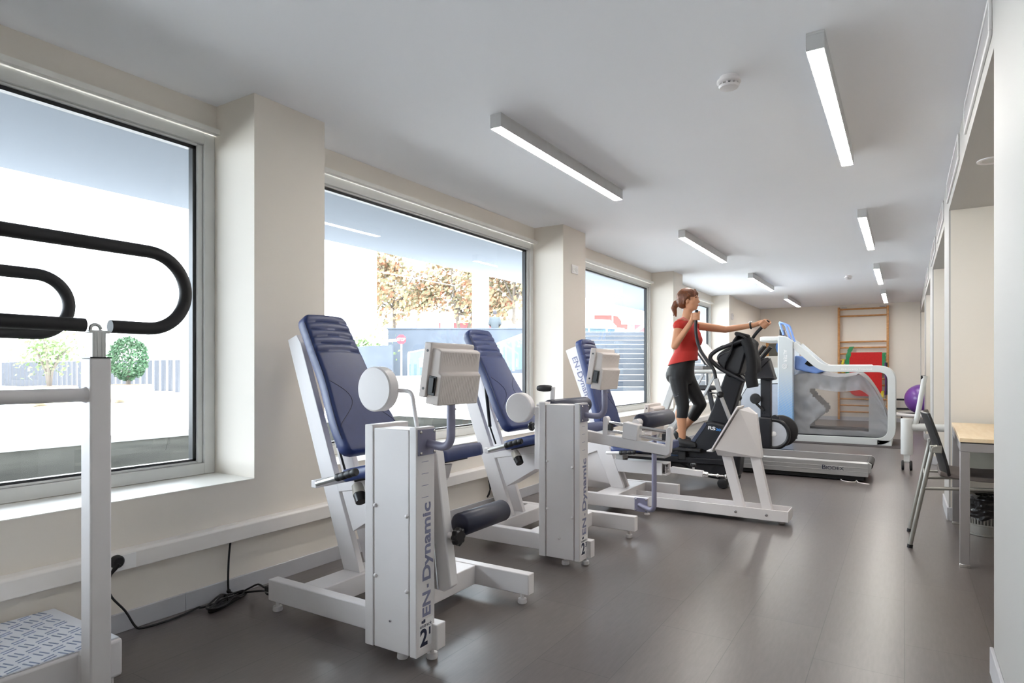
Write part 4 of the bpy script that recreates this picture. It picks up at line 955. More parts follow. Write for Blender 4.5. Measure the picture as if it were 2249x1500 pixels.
sf = side_frame(10.98, 11.06); side_frame(11.78, 11.86)
b = MB(); b.prism([(-1.04, 1.2), (-1.02, 1.225), (-.42, 1.225), (-.4, 1.205)], 'y', 10.985, 11.05); b.build('rail_cover', mat('pale_rail_cover', srgb(222, 224, 222), .4), sf, bev=.006, M=TAO)
fit_text('lettering', 'Anti-Gravity Treadmill', .42, .035, M_STICK, sf, TAO @ frame((-.84, 10.979, 1.14), (1, 0, 0), (0, 0, 1)))
for x in (-1.47, -.33):
    b = MB(); bolt(b, (x, 10.98, .05), (0, -1, 0), .012); b.build('bolt', M_BLKP, sf, M=TAO)
b = MB(); b.box(-.36, -.16, 10.98, 11.86, 0, .09); b.build('rear_foot', M_LWHITE, ag, bev=.008, M=TAO)
b = MB(); b.box(-1.5, -.2, 11.1, 11.74, .06, .19); b.build('running_deck', mat('dark_slate_deck', srgb(62, 62, 68), .5), ag, bev=.01, M=TAO)
b = MB(); b.box(-1.48, -.22, 11.18, 11.66, .185, .193); b.build('belt', mat('near_black_belt', srgb(40, 40, 43), .7), ag, M=TAO)
# blue cockpit and monitor
b = MB(); b.prism([(-1.52, 1.15), (-1.52, 1.38), (-1.4, 1.36), (-1.08, 1.12), (-1.2, 1.08)], 'y', 11.1, 11.74); ck = b.build('cockpit_ring', M_LB, ag, bev=.03, bseg=3, M=TAO)
b = MB(); b.prism([(-1.37, 1.24), (-1.33, 1.29), (-1.25, 1.255), (-1.2, 1.2), (-1.3, 1.2)], 'y', 11.094, 11.11); b.build('cockpit_recess', M_DARK, ck, bev=.004, M=TAO)
b = MB(); b.tube(fillet([(-1.585, 11.2, 1.62), (-1.67, 11.2, 1.9), (-1.76, 11.2, 1.93), (-1.76, 11.62, 1.93), (-1.67, 11.62, 1.9), (-1.585, 11.62, 1.62)], .04, 8), .018, 12); b.tube(fillet([(-1.7, 11.2, 1.72), (-1.76, 11.2, 1.93)], .02), .018, 12); mo = b.build('monitor_frame', M_LB, ag, M=TAO)
b = MB(); b.prism([(-1.715, 1.8), (-1.70, 1.81), (-1.64, 1.65), (-1.68, 1.64)], 'y', 11.3, 11.52); b.build('monitor', M_TGREY, mo, bev=.01, M=TAO)
b = MB(); b.box(-1.77, -1.74, 11.24, 11.58, 1.72, 1.82); b.build('monitor_back', M_BLKP, mo, bev=.006, M=TAO)
# plastic enclosure: grey vinyl skirt with a clear window on the near and far side
M_VINYL = glassy('grey_vinyl', (.55, .55, .56), .16, .1, haze=.6, hazecol=srgb(176, 175, 178), crease=.35)
M_CLEAR = glassy('clear_vinyl', (.9, .9, .91), .3, .04, haze=.06, hazecol=srgb(190, 190, 192), crease=.8)
random.seed(21)
def bag_pt(s_, t, side):
    """s_ along x from column to the rear, t from the deck up; bulging side sheet"""
    top = 1.08 - .16*max(0, (s_-.72)/.28)**1.6*3.2 if s_ > .72 else 1.06+.03*math.sin(s_*9)
    top = max(top, .5) if s_ < .995 else .45
    x = -1.52 + 1.26*s_ + .06*math.sin(PI*t)*max(0, s_-.8)*2 + (.12*(1-t) if s_ > .85 else 0)
    z = .12 + (top-.12)*t
    bulge = .07*math.sin(PI*min(1, t*1.05)) * math.sin(PI*min(1, s_*.97+.03))
    n1 = noise.noise(Vector((s_*5, t*4, side*7)))*.05 + noise.noise(Vector((s_*13, t*9, side*3+2)))*.02 + abs(noise.noise(Vector((s_*9+t*6, t*3-s_*4, side+9))))*.03
    return Vector((x, (11.085 if side < 0 else 11.76) + side*(bulge*.6 + n1*.9), z))
def in_win(s_, t):
    x = -1.52+1.26*s_; 
    lo = .13 + .22*math.sin(PI*min(1, max(0, (t-.1)/.85)))**1 * 1.0
    lo = .17 + .2*math.exp(-((t-.42)/.18)**2)
    return t > .1 and t < .76 and s_ > lo and s_ < .83-.0*t
for side, nm in ((-1, 'near'), (1, 'far')):
    nx, ny = 60, 44
    pts = [[bag_pt(i/nx, j/ny, side) for i in range(nx+1)] for j in range(ny+1)]
    for which, m, name in ((True, M_CLEAR, 'clear_window'), (False, M_VINYL, 'vinyl_skirt')):
        b = MB(); vs = {}
        def V(i, j):
            if (i, j) not in vs: vs[(i, j)] = b.bm.verts.new(pts[j][i])
            return vs[(i, j)]
        for j in range(ny):
            for i in range(nx):
                if in_win((i+.5)/nx, (j+.5)/ny) == which: b.bm.faces.new((V(i, j), V(i+1, j), V(i+1, j+1), V(i, j+1)))
        b.build(name, m, ag, M=TAO, sharp=180)
b = MB()
def roof(u, v):
    p = bag_pt(u, 1, -1).lerp(bag_pt(u, 1, 1), v); p.z += .05*math.sin(PI*v) + noise.noise(Vector((u*6, v*6, 1)))*.03; return p
b.grid(40, 16, roof); b.build('vinyl_top', M_VINYL, ag, M=TAO, sharp=180)
o = MB().box(-2.3, .0, 10.72, 12.1, 0.0005, .007).build('floor_mat', mat('dark_rubber_mat', srgb(66, 58, 58), .7, noise_amt=.05)); tag(o, 'thin dark rubber mat under the far enclosed treadmill', 'mat')
# wall bars with mat and bands
M_PINE = wood_mat('varnished_pine', srgb(176, 122, 66), srgb(204, 152, 92), (3, 3, 12), .4)
wb = thing('wall_bars', 'varnished wooden wall bars mounted on the back wall', 'wall bars', (-.79, 16.02, 0))
for x in (-.475, .475):
    MB().box(x-.022, x+.022, -.05, .05, .02, 2.55).build('side_post', M_PINE, wb, bev=.004)
for z in (2.5, 2.35, 1.77, 1.64, 1.5, 1.36, 1.22, 1.08, .94, .8, .66, .49, .345, .2):
    b = MB(); yy = -.03 if z > 2.45 else 0; b.tube([(-.455, yy, z), (.455, yy, z)], .018, 12); b.build('rung', M_PINE, wb)
for x in (-.37, .37):
    b = MB(); b.box(x-.05, x+.05, .03, .078, 2.535, 2.55); b.build('wall_bracket', M_CHROME, wb)
def mat_poly(w, z0, z1, rb, n=10):
    p = [(-w/2, z1), (w/2, z1)]
    p += [(w/2-rb+rb*math.cos(a), z0+rb-rb*math.sin(a)) for a in [PI/2*k/n for k in range(n+1)]]
    p += [(-w/2+rb-rb*math.sin(a), z0+rb-rb*math.cos(a)) for a in [PI/2*k/n for k in range(n+1)]]
    return p
b = MB(); b.prism(mat_poly(.63, .56, 1.53, .16), 'y', -.009, .009); o = b.build('exercise_mat', mat('red_foam', srgb(190, 22, 22), .75, noise_amt=.08, noise_scale=40, bump=.2, bump_scale=150)); o.location = (-.735, 15.955, .56)
tag(o, 'red foam exercise mat hanging on the wall bars', 'mat')
def band(name, label, pts, w, m, cat='band', th=.004):
    b = MB(); P = smooth_path(pts, 5); rows = []
    for i, p in enumerate(P):
        q = w*(1+.18*math.sin(i*1.7)); rows.append([b.bm.verts.new((p.x-q/2, p.y, p.z)), b.bm.verts.new((p.x, p.y-.012*math.sin(i*.9)-.004, p.z)), b.bm.verts.new((p.x+q/2, p.y, p.z))])
    for A, B_ in zip(rows, rows[1:]):
        for k in range(2): b.bm.faces.new((A[k], A[k+1], B_[k+1], B_[k]))
    o = b.build(name, m, thick=th); return tag(o, label, cat, 'elastic bands on the wall bars')
M_GRN = mat('green_latex', srgb(30, 132, 78), .5); M_YEL = mat('yellow_latex', srgb(206, 188, 48), .5)
band('elastic_band', 'wide green elastic band left of the red mat', [(-1.0, 15.97, 1.66), (-1.04, 15.95, 1.58), (-1.08, 15.95, 1.4), (-1.09, 15.96, 1.2), (-1.08, 15.96, .95)], .09, M_GRN)
band('elastic_band', 'green elastic band right of the red mat', [(-.39, 15.96, 1.52), (-.4, 15.95, 1.4), (-.385, 15.96, 1.2), (-.39, 15.96, 1.15)], .09, M_GRN)
band('elastic_band', 'yellow elastic band tied on the left of the wall bars', [(-1.2, 15.96, 1.385), (-1.17, 15.95, 1.37), (-1.19, 15.95, 1.25), (-1.18, 15.96, 1.08)], .05, M_YEL)
band('elastic_band', 'yellow elastic band below the right corner of the red mat', [(-.43, 15.96, .68), (-.42, 15.95, .6), (-.44, 15.95, .52), (-.43, 15.96, .47)], .07, M_YEL)
for i in range(2):
    b = MB(); zz = 1.28
    b.tube(smooth_path([(-.35+i*.03-.01, 15.94, 1.3), (-.36+i*.03, 15.93, 1.1), (-.35+i*.03, 15.93, .85), (-.36+i*.03, 15.94, .6)], 8), .014, 8)
    o = b.build('resistance_cord', mat(['purple_speckled_cord', 'black_speckled_cord'][i], [srgb(86, 40, 110), srgb(28, 26, 28)][i], .5)); tag(o, ['purple resistance cord hanging right of the red mat', 'black resistance cord hanging right of the red mat'][i], 'cord', 'cords on the wall bars')
# mirror board in the far left corner and blue ball in front
o = thing('framed_board', 'wood framed grey board on the back wall left of the wall bars', 'board', (-2.62, YB-.02, 1.15))
b = MB(); b.box(-.21, -.15, -.02, .018, 0, .68); b.box(.28, .34, -.02, .018, 0, .68); b.box(-.15, .28, -.02, .018, .62, .68); b.box(-.15, .28, -.02, .018, 0, .05); b.build('frame', M_PINE, o, bev=.003)
MB().box(-.15, .28, -.004, .016, .05, .62).build('panel', mat('grey_green_glass', srgb(96, 98, 92), .15), o)
o = thing('storage_cupboard', 'low white cupboard with a blue ball on it in the far left corner', 'cupboard', (-2.35, 15.3, 0))
MB().box(-.4, .4, -.3, .3, 0, 1.45).build('body', M_LWHITE, o, bev=.005); MB().box(-.39, -.005, -.312, -.3, .05, 1.43).build('door', M_LWHITE, o, bev=.002); MB().box(.005, .39, -.312, -.3, .05, 1.43).build('door', M_LWHITE, o, bev=.002)
b = MB(); b.ball((0, 0, .2), .2, u=28, v=18); o = b.build('exercise_ball', mat('bright_blue_vinyl', srgb(48, 128, 226), .3)); o.location = (-2.27, 15.2, 1.45); tag(o, 'blue exercise ball on the cupboard behind the white column', 'ball', 'exercise balls')
# trampoline with purple ball, low rack
tp_ = thing('mini_trampoline', 'low white mini trampoline at the far right', 'trampoline', (.36, 15.2, 0))
b = MB(); b.torus((0, 0, .235), .5, .035, seg=48); b.build('rim', M_WHITE, tp_)
b = MB(); b.lathe([(.455, 0), (.455, .006)], (0, 0, .24), seg=48); b.build('mat', M_BLACK, tp_)
for k in range(6):
    a = PI/6+k*PI/3; b = MB(); b.cyl((.47*math.cos(a), .47*math.sin(a), .02), (.48*math.cos(a), .48*math.sin(a), .22), .014); l = b.build('leg', M_BLKP, tp_)
    b = MB(); b.cyl((.47*math.cos(a), .47*math.sin(a), 0), (.47*math.cos(a), .47*math.sin(a), .03), .02); b.build('rubber_tip', M_WHITE, l)
b = MB(); b.ball((0, 0, .3), .3, u=36, v=24); o = b.build('exercise_ball', mat('pearly_purple_vinyl', srgb(116, 70, 156), .28, spec=.6)); o.location = (.29, 15.25, .247); tag(o, 'purple exercise ball resting on the mini trampoline', 'ball', 'exercise balls')
rk = thing('low_rack', 'low black rack against the back wall behind the purple ball', 'rack', (.1, 16.0, 0))
for z in (.5, .3): MB().box(-.3, .18, -.02, .02, z-.02, z+.02).build('rail', M_BLKP, rk, bev=.003)
for x in (-.28, .16): MB().box(x-.015, x+.015, -.015, .015, 0, .52).build('upright', M_BLKP, rk)
for x in (-.28, .16): MB().box(x-.02, x+.02, -.14, .04, 0, .02).build('foot', M_BLKP, rk)
# wheeled therapy stand beside the alcove
ts = thing('wheeled_stand', 'white therapy frame on a castor with a leaning handle at the second alcove', 'therapy frame', (.02, 8.5, 0))
b = MB(); b.lathe([(.058, .18), (.06, .19), (.06, .575), (.056, .588)], (0, 0, 0), seg=32); b.build('column', M_LWHITE, ts)
b = MB(); b.box(-.03, .03, -.045, .045, .1, .19); b.prism([(-.03, .19), (.03, .19), (.022, .08), (-.022, .08)], 'y', -.03, .03); b.build('fork', M_LWHITE, ts, bev=.004)
for x in (-.04, .04):
    b = MB(); b.lathe([(.04, 0), (.055, .006), (.055, .026), (.04, .03)], (x-.015, 0, .055), (1, 0, 0), 28); b.build('castor', M_BLACK, ts)
b = MB(); b.cyl((.05, .0, .495), (.6, .0, .495), .043); b.build('cross_tube', M_LWHITE, ts)
b = MB(); b.tube([(.08, 0, .53), (.1, 0, .6), (.172, 0, 1.075)], [.03, .028, .026], 18); h = b.build('handle', M_LWHITE, ts)
b = MB(); b.lathe([(.022, -.01), (.022, .03)], (.165, 0, 1.06), (-1, 0, 0), 16); b.build('handle_cap', M_BLKP, h)
b = MB(); b.lathe([(.058, .18), (.06, .19), (.06, .44), (.056, .45)], (.56, 0, 0), seg=24); b.cyl((.56, 0, .0), (.56, 0, .18), .03); b.build('far_column', M_LWHITE, ts)
# ------------------------------------------------------------------ outside: terrace, planters, street
M_GROUND = mat('pale_stone_paving', srgb(240, 239, 236), .7, noise_amt=.03, noise_scale=1.2)
M_CONC = mat('shade_toned_concrete', srgb(44, 44, 40), .95, spec=.02, noise_amt=.3, noise_scale=2.2, bump=.3, bump_scale=60)  # near-black base colour carries the soffit's shade on the concrete strip
M_STONE = mat('grey_stone_cladding', srgb(78, 83, 91), .9, spec=.1, noise_amt=.12, noise_scale=1.4)
M_STREETW = mat('white_street_render', srgb(236, 234, 230), .8, noise_amt=.02, noise_scale=.6)
g = MB()
EX, EY = -7.55, 8.35
def gz(y): return .41 + max(0, y-11)*.045
g.box(-60, EX, -40, 11, .2, .41); g.box(EX, -3.45, EY, 11, .2, .41)
g._add([Vector(p) for p in ((-60, 11, .41), (-3.45, 11, .41), (-3.45, 80, gz(80)), (-60, 80, gz(80)))], [(0,1,2,3)])
struct(g.build('ground_outside', M_GROUND))
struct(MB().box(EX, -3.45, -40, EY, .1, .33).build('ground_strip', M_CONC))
struct(MB().box(-6.18, XW-.12, -12, 40, 2.78, 3.1).build('soffit_outside', mat('pale_grey_soffit', srgb(138, 145, 155), .85, spec=.1, noise_amt=.01)))
def leaf_mat(name, cols):
    m = bpy.data.materials.new(name); m.use_nodes = True; N = m.node_tree.nodes; L = m.node_tree.links; b = N['Principled BSDF']; b.inputs['Roughness'].default_value = .8; b.inputs['Specular IOR Level'].default_value = .1
    n = N.new('ShaderNodeTexNoise'); n.inputs['Scale'].default_value = 2.4; n.inputs['Detail'].default_value = 6; tc = N.new('ShaderNodeTexCoord'); L.new(tc.outputs['Object'], n.inputs['Vector'])
    r = N.new('ShaderNodeValToRGB'); r.color_ramp.interpolation = 'LINEAR'
    while len(r.color_ramp.elements) < len(cols): r.color_ramp.elements.new(.5)
    for k, c in enumerate(cols): r.color_ramp.elements[k].position = .28+.44*k/(len(cols)-1); r.color_ramp.elements[k].color = (*c, 1)
    L.new(n.outputs['Fac'], r.inputs['Fac']); L.new(r.outputs['Color'], b.inputs['Base Color']); return m
M_AUT = leaf_mat('autumn_leaves', [srgb(164, 98, 86), srgb(156, 124, 96), srgb(120, 126, 100), srgb(170, 122, 110)])
M_GREENL = leaf_mat('dark_green_leaves', [srgb(44, 70, 50), srgb(74, 98, 74), srgb(52, 80, 56)])
M_LIGHTL = leaf_mat('light_green_leaves', [srgb(84, 106, 66), srgb(112, 128, 88), srgb(92, 112, 80)])
M_BARK = mat('grey_bark', srgb(96, 88, 80), .9, noise_amt=.15)
def leaves(pts, size):
    b = MB()
    for p in pts:
        a = Vector((random.gauss(0, 1), random.gauss(0, 1), random.gauss(0, 1))).normalized(); c = a.orthogonal().normalized(); d = a.cross(c); s_ = size*random.uniform(.6, 1.3); p = Vector(p)
        b._add([p-c*s_*.5, p+d*s_*.32, p+c*s_*.5, p-d*s_*.32], [(0,1,2,3)])
    return b
def tree(label, x, y, z0, h, rad, zc, n, seed, trunks=1, group='street trees'):
    random.seed(seed); t = thing('autumn_tree', label, 'tree', (x, y, z0), 0, group)
    b = MB()
    for k in range(trunks):
        a = 2*PI*k/max(1, trunks)+.6; lean = .0 if trunks == 1 else rad*.33
        b.tube([(.1*math.cos(a), .1*math.sin(a), 0), (lean*.4*math.cos(a), lean*.4*math.sin(a), zc*.55), (lean*math.cos(a), lean*math.sin(a), zc), (lean*1.3*math.cos(a), lean*1.3*math.sin(a), zc+rad*.7)], [.13, .1, .07, .02], 8)
    for k in range(9):
        a = random.uniform(0, 2*PI); r = rad*random.uniform(.5, .85); zz = zc+rad*random.uniform(-.3, .5)
        b.tube([(0, 0, zc*.72), (r*.5*math.cos(a), r*.5*math.sin(a), zz-rad*.15), (r*math.cos(a), r*math.sin(a), zz)], [.06, .04, .012], 6)
    b.build('trunk', M_BARK, t)
    P = []
    cl = [(random.gauss(0, .5), random.gauss(0, .5), random.gauss(0, .42)) for _ in range(26)]
    while len(P) < n:
        c = random.choice(cl); p = [c[i]*rad + random.gauss(0, .19)*rad for i in range(3)]
        if p[0]**2+p[1]**2+(p[2]*1.1)**2 < (rad*1.05)**2: P.append((p[0], p[1], zc+p[2]))
    leaves(P, .3).build('crown', M_AUT, t); return t
tree('pinkish autumn tree left of the stop sign, seen through the second window', -24.8, 27.0, 1.1, 7, 2.6, 4.9, 3000, 1)
tree('orange and green autumn tree with forked trunk behind the stone wall', -22.5, 30.4, 1.2, 7, 3.0, 4.5, 3600, 2, trunks=3)
tree('yellowing autumn tree at the right edge of the second window', -18.6, 30.0, 1.2, 7, 2.1, 5.2, 2000, 3)
# planters on the terrace
def planter(label, x, y, z, kind, seed):
    random.seed(seed); p = thing('planter', label, 'planter', (x, y, z), R(35), 'planters on the terrace')
    b = MB(); n = 8
    b.prism([(-.36, .07), (.36, .07), (.4, .2), (.4, .4), (-.4, .4), (-.4, .2)], 'y', -.3, .3)
    for sx in (-1, 1): b.box(sx*.25-.08, sx*.25+.08, -.26, .26, 0, .07)
    b.build('pot', mat('cream_stone_pot', srgb(232, 222, 206), .8), p, bev=.03)
    b = MB(); b.box(-.36, .36, -.27, .27, .395, .41); b.build('soil', mat('brown_soil', srgb(104, 84, 66), .95), p)
    if kind == 'round':
        b = MB(); b.tube([(0, 0, .4), (.02, .01, .7)], [.05, .04], 8); b.build('stem', M_BARK, p)
        P = []
        while len(P) < 2400:
            q = Vector((random.gauss(0, 1), random.gauss(0, 1), random.gauss(0, 1))).normalized()*random.uniform(.6, 1)**.5
            P.append((q.x*.41, q.y*.41, .98+q.z*.5))
        leaves(P, .075).build('foliage', M_GREENL, p)
    else:
        b = MB()
        for k in range(5):
            a = 2*PI*k/5; b.tube([(0, 0, .38), (.05*math.cos(a), .05*math.sin(a), .7), (.22*math.cos(a), .22*math.sin(a), 1.0+.05*k), (.4*math.cos(a), .4*math.sin(a), 1.2+.04*k)], [.04, .03, .02, .008], 7)
        b.build('stem', M_BARK, p)
        P = []
        while len(P) < 750:
            q = Vector((random.gauss(0, .3), random.gauss(0, .3), random.gauss(0, .26)))
            P.append((q.x*.9, q.y*.9, 1.1+q.z*.8))
        leaves(P, .085).build('foliage', M_LIGHTL, p)
planter('cream planter with a dense clipped round shrub on the terrace', -14.77, 7.41, .41, 'round', 4)
planter('cream planter with a loose airy shrub, left of the clipped one', -14.65, 5.83, .41, 'loose', 5)
# railing of upright flat posts
fr = thing('railing', 'low railing of upright grey blades along the terrace edge', 'railing', (-18.43, 10.66, .41))
n = 34; d = Vector((-31.59+18.43, .15, 0))
M_BLADE = mat('grey_railing_steel', srgb(52, 54, 61), .5, metal=.1)
b = MB(); b.beam((0, 0, .04), tuple(d+Vector((0, 0, .04))), .25, .08); b.build('kerb', mat('pale_kerb', srgb(190, 190, 190), .8), fr)
for k in range(n):
    q = d*(k/n)**1.0; b = MB(); b.box(-.045, .045, -.06, .06, .06, 1.03, Matrix.Translation(q) @ Matrix.Rotation(R(35), 4, 'Z')); b.build('blade', M_BLADE, fr)
# white building on the left
b = MB(); b.beam((-21.6, 22.1, 6), (-62, -3.0, 6), 1.2, 13); o = b.build('white_building', M_STREETW); tag(o, 'blank white building side behind the railing', 'building')
# curved stone walls with glass balustrades
b = MB(); b.beam((-19.6, 21.0, 1.75), (-11.0, 26.2, 1.75), .5, 2.35); b.beam((-19.65, 20.97, 2.96), (-10.95, 26.23, 2.96), .56, .06); o = b.build('stone_wall', M_STONE); tag(o, 'tall grey stone wall the man sits on', 'wall')
b = MB(); b.prism([(0, 0), (0, 1.35), (-5.2, 1.1), (-5.2, 0)], 'y', -.2, .2); o = b.build('stone_wall', M_STONE, M=T3(-17.9, 19.4, .8) @ Matrix.Rotation(R(35), 4, 'Z')); tag(o, 'lower sloping grey stone wall in front of the stop sign', 'wall')
M_GL2 = glassy('tinted_balustrade', (.8, .9, .9), .03, .02, haze=.04, hazecol=srgb(200, 222, 226))
M_STEEL = mat('pale_steel', srgb(200, 204, 208), .4, metal=.4)
def balustrade(label, p, q, h, hq=None, posts=3):
    hq = hq or h; o = thing('glass_balustrade', label, 'balustrade', tuple(p), 0, 'glass balustrades'); p, q = Vector(p), Vector(q); d = q-p
    b = MB(); n_ = Vector((-d.y, d.x, 0)).normalized()*.012
    pts = [Vector((0, 0, .05)), d+Vector((0, 0, .05)), d+Vector((0, 0, hq)), Vector((0, 0, h))]
    b._add([v-n_ for v in pts]+[v+n_ for v in pts], [(0,1,2,3), (7,6,5,4), (0,4,5,1), (1,5,6,2), (2,6,7,3), (3,7,4,0)]); b.build('glass', M_GL2, o)
    b = MB(); b.beam((0, 0, h+.02), tuple(d+Vector((0, 0, hq+.02))), .05, .05); b.build('top_rail', M_STEEL, o)
    for k in range(posts):
        t = k/(posts-1); e = d*t; hh = h+(hq-h)*t; b = MB(); b.box(e.x-.025, e.x+.025, e.y-.025, e.y+.025, e.z, e.z+hh); b.build('post', M_STEEL, o)
    return o
bl = balustrade('glass balustrade with a white notice before the curved stone wall', (-16.7, 19.0, .8), (-14.6, 19.2, .8), 1.0, 1.3)
b = MB(); b.box(.62, .9, -.06, -.04, .45, .8); b.build('notice', M_STICK, bl)
balustrade('glass balustrade seen between the second backrest and the window edge', (-13.2, 19.6, 1.1), (-10.6, 17.9, 1.1), .9, 1.25, 4)
balustrade('glass balustrade of the stairs seen in the third window', (-9.9, 19.8, 1.55), (-8.3, 20.7, 1.55), 1.08, 1.0, 4)
# stop sign and barrier
sg = thing('stop_sign', 'red octagonal stop sign with white letters on the barrier', 'sign', (-16.31, 18.15, .8))
F = Matrix.Rotation(YAW, 4, 'Z')
b = MB(); b.prism([(.19*math.cos(PI/8+k*PI/4), 1.5+.19*math.sin(PI/8+k*PI/4)) for k in range(8)], 'y', -.01, .01); b.build('plate', mat('sign_red', srgb(176, 24, 40), .5), sg, M=F)
fit_text('lettering', 'STOP', .3, .11, M_STICK, sg, F @ frame((-.15, -.0115, 1.445), (1, 0, 0), (0, 0, 1)), bold=.02)
b = MB(); b.box(-.03, .03, .012, .05, 0, 1.5); b.build('post', M_STEEL, sg, M=F)
b = MB(); b.beam((-.95, .03, 1.42), (-.19, .03, 1.47), .05, .1); b.build('barrier_arm', M_STREETW, sg, M=F)
o = thing('utility_pole', 'dark grey utility pole beside the pinkish tree', 'pole', (-22.9, 26.5, 1.1))
MB().box(-.14, .14, -.14, .14, 0, 3.3).build('shaft', mat('dark_pole', srgb(110, 104, 108), .8), o); MB().box(-.15, .15, -.15, .15, 2.5, 2.56).build('band', M_STICK, o)
random.seed(9)
P = [(random.gauss(0, .5), random.gauss(0, .4), abs(random.gauss(.4, .35))) for _ in range(700)]
o = leaves(P, .16).build('hedge_bush', M_LIGHTL); o.location = (-19.6, 19.9, 1.5); tag(o, 'low green bush left of the stop sign', 'bush')
# person sitting on the wall, seen from behind
sp = thing('seated_person', 'person in a grey shirt sitting on the stone wall, seen from behind', 'person', (-15.54, 23.45, 2.99), YAW)
def remesh_build(b, name, m, parent, vox, smooth=4, M=None, cut=()):
    o = b.build(name, m, parent, M=M, sharp=180)
    q = o.modifiers.new('r', 'REMESH'); q.mode = 'VOXEL'; q.voxel_size = vox; q.use_smooth_shade = True
    q = o.modifiers.new('s', 'SMOOTH'); q.factor = .5; q.iterations = smooth
    dg = bpy.context.evaluated_depsgraph_get(); dg.update()
    me = bpy.data.meshes.new_from_object(o.evaluated_get(dg)); o.modifiers.clear(); o.data = me; me.name = name
    if cut:
        k = bmesh.new(); k.from_mesh(me)
        for co, no in cut: bmesh.ops.bisect_plane(k, geom=k.verts[:]+k.edges[:]+k.faces[:], plane_co=co, plane_no=no, clear_outer=True)
        k.to_mesh(me); k.free()
    for p in me.polygons: p.use_smooth = True
    me.materials.clear(); me.materials.append(m); return o
def loft(b, rings, seg=24):
    rr = [[b.bm.verts.new((x+rx*math.cos(2*PI*k/seg), y+ry*math.sin(2*PI*k/seg), z)) for k in range(seg)] for x, y, z, rx, ry in rings]
    for A, B_ in zip(rr, rr[1:]):
        for k in range(seg): b.bm.faces.new((A[k], A[(k+1) % seg], B_[(k+1) % seg], B_[k]))
    b.bm.faces.new(rr[0][::-1]); b.bm.faces.new(rr[-1])
def limb(b, pts, rs):
    pts = [Vector(p) for p in pts]
    for p, q, r0, r1 in zip(pts, pts[1:], rs, rs[1:]): b.tube([p, q], [r0, r1], 16)
    for p, r in zip(pts, rs): b.ball(p, r, u=16, v=10)
M_SKIN = mat('skin', srgb(196, 142, 108), .55, noise_amt=.04)
b = MB(); loft(b, [(0, 0, -.02, .17, .13), (0, -.01, .12, .155, .11), (0, -.02, .3, .17, .11), (0, -.01, .44, .16, .09), (0, .01, .52, .06, .055), (0, .03, .58, .05, .05)]); b.ball((0, .05, .68), (.08, .1, .115))
for s_ in (-1, 1):
    limb(b, [(s_*.18, 0, .45), (s_*.25, .03, .2), (s_*.15, .22, .1)], [.055, .045, .035]); limb(b, [(s_*.09, .05, .0), (s_*.11, .45, .02), (s_*.11, .5, -.4)], [.09, .07, .05])
remesh_build(b, 'body', M_SKIN, sp, .02)
b = MB(); loft(b, [(0, 0, -.03, .185, .145), (0, -.01, .12, .17, .125), (0, -.02, .3, .185, .125), (0, -.01, .44, .175, .105), (0, .01, .52, .08, .07)])
for s_ in (-1, 1): limb(b, [(s_*.18, 0, .45), (s_*.25, .03, .2), (s_*.16, .2, .11)], [.068, .06, .05])
remesh_build(b, 'shirt', mat('grey_shirt', srgb(70, 76, 80), .9), sp, .02)
b = MB(); b.ball((0, .035, .7), (.092, .11, .115)); remesh_build(b, 'hair', mat('grey_hair', srgb(60, 58, 62), .9), sp, .02, cut=[((0, .07, .63), (0, .7, -.7))])
o = thing('backpack', 'small grey bag on the stone wall beside the sitting person', 'bag', (-14.9, 23.85, 2.99)); b = MB(); b.ball((0, 0, .08), (.2, .12, .13)); b.build('bag_body', mat('grey_canvas', srgb(150, 148, 150), .9), o)
# stairs beyond the third window
stp = thing('outdoor_stairs', 'broad pale grey stone stairs outside the third window', 'stairs', (-6.6, 14.85, .56), YAW)
M_STEP = mat('pale_step_stone', srgb(92, 98, 106), .9, spec=.1, noise_amt=.06, noise_scale=1)
M_NOSE = mat('white_step_edge', srgb(230, 232, 232), .7)
b = MB(); nb = MB()
for k in range(12):
    z0 = k*.152; y0 = k*.42; b.box(-1.2, 3.2, y0, 5.6, z0, z0+.14); nb.box(-1.2, 3.2, y0-.015, y0+.05, z0+.14, z0+.153)
b.build('steps', M_STEP, stp); nb.build('step_edges', M_NOSE, stp)
o = thing('handrail', 'white slanted handrail running up beside the outdoor stairs', 'handrail', (-8.6, 18.9, 1.3)); MB().cyl((0, 0, .1), (1.4, 1.6, 1.55), .06).build('rail', M_STREETW, o); MB().cyl((0, 0, 0), (0, 0, .12), .06).build('post', M_STREETW, o)
def shade(label, x, y, z, w, h, col):
    o = thing('awning', label, 'awning', (x, y, z), YAW+R(12), 'awnings across the street'); b = MB(); b.prism([(0, 0), (0, .12), (.9, h), (1.5, h+.02), (1.5, h-.1)], 'x', -w/2, w/2); b.build('canopy', M_STREETW, o)
    b = MB(); b.box(-w/2, w/2, -.02, .0, -.14, .0); b.build('valance', mat('pale_blue_valance', srgb(186, 196, 214), .8), o)
    for s_ in (-1, 1): b = MB(); b.cyl((s_*w*.45, 1.4, -1.9), (s_*w*.45, 1.4, h-.1), .03); b.build('post', M_STEEL, o)
shade('long white awning at the left of the third window', -12.4, 27.6, 3.1, 1.9, .5, 0)
shade('large white awning at the right of the third window, above the stairs', -9.5, 26.6, 3.25, 2.6, .9, 0)
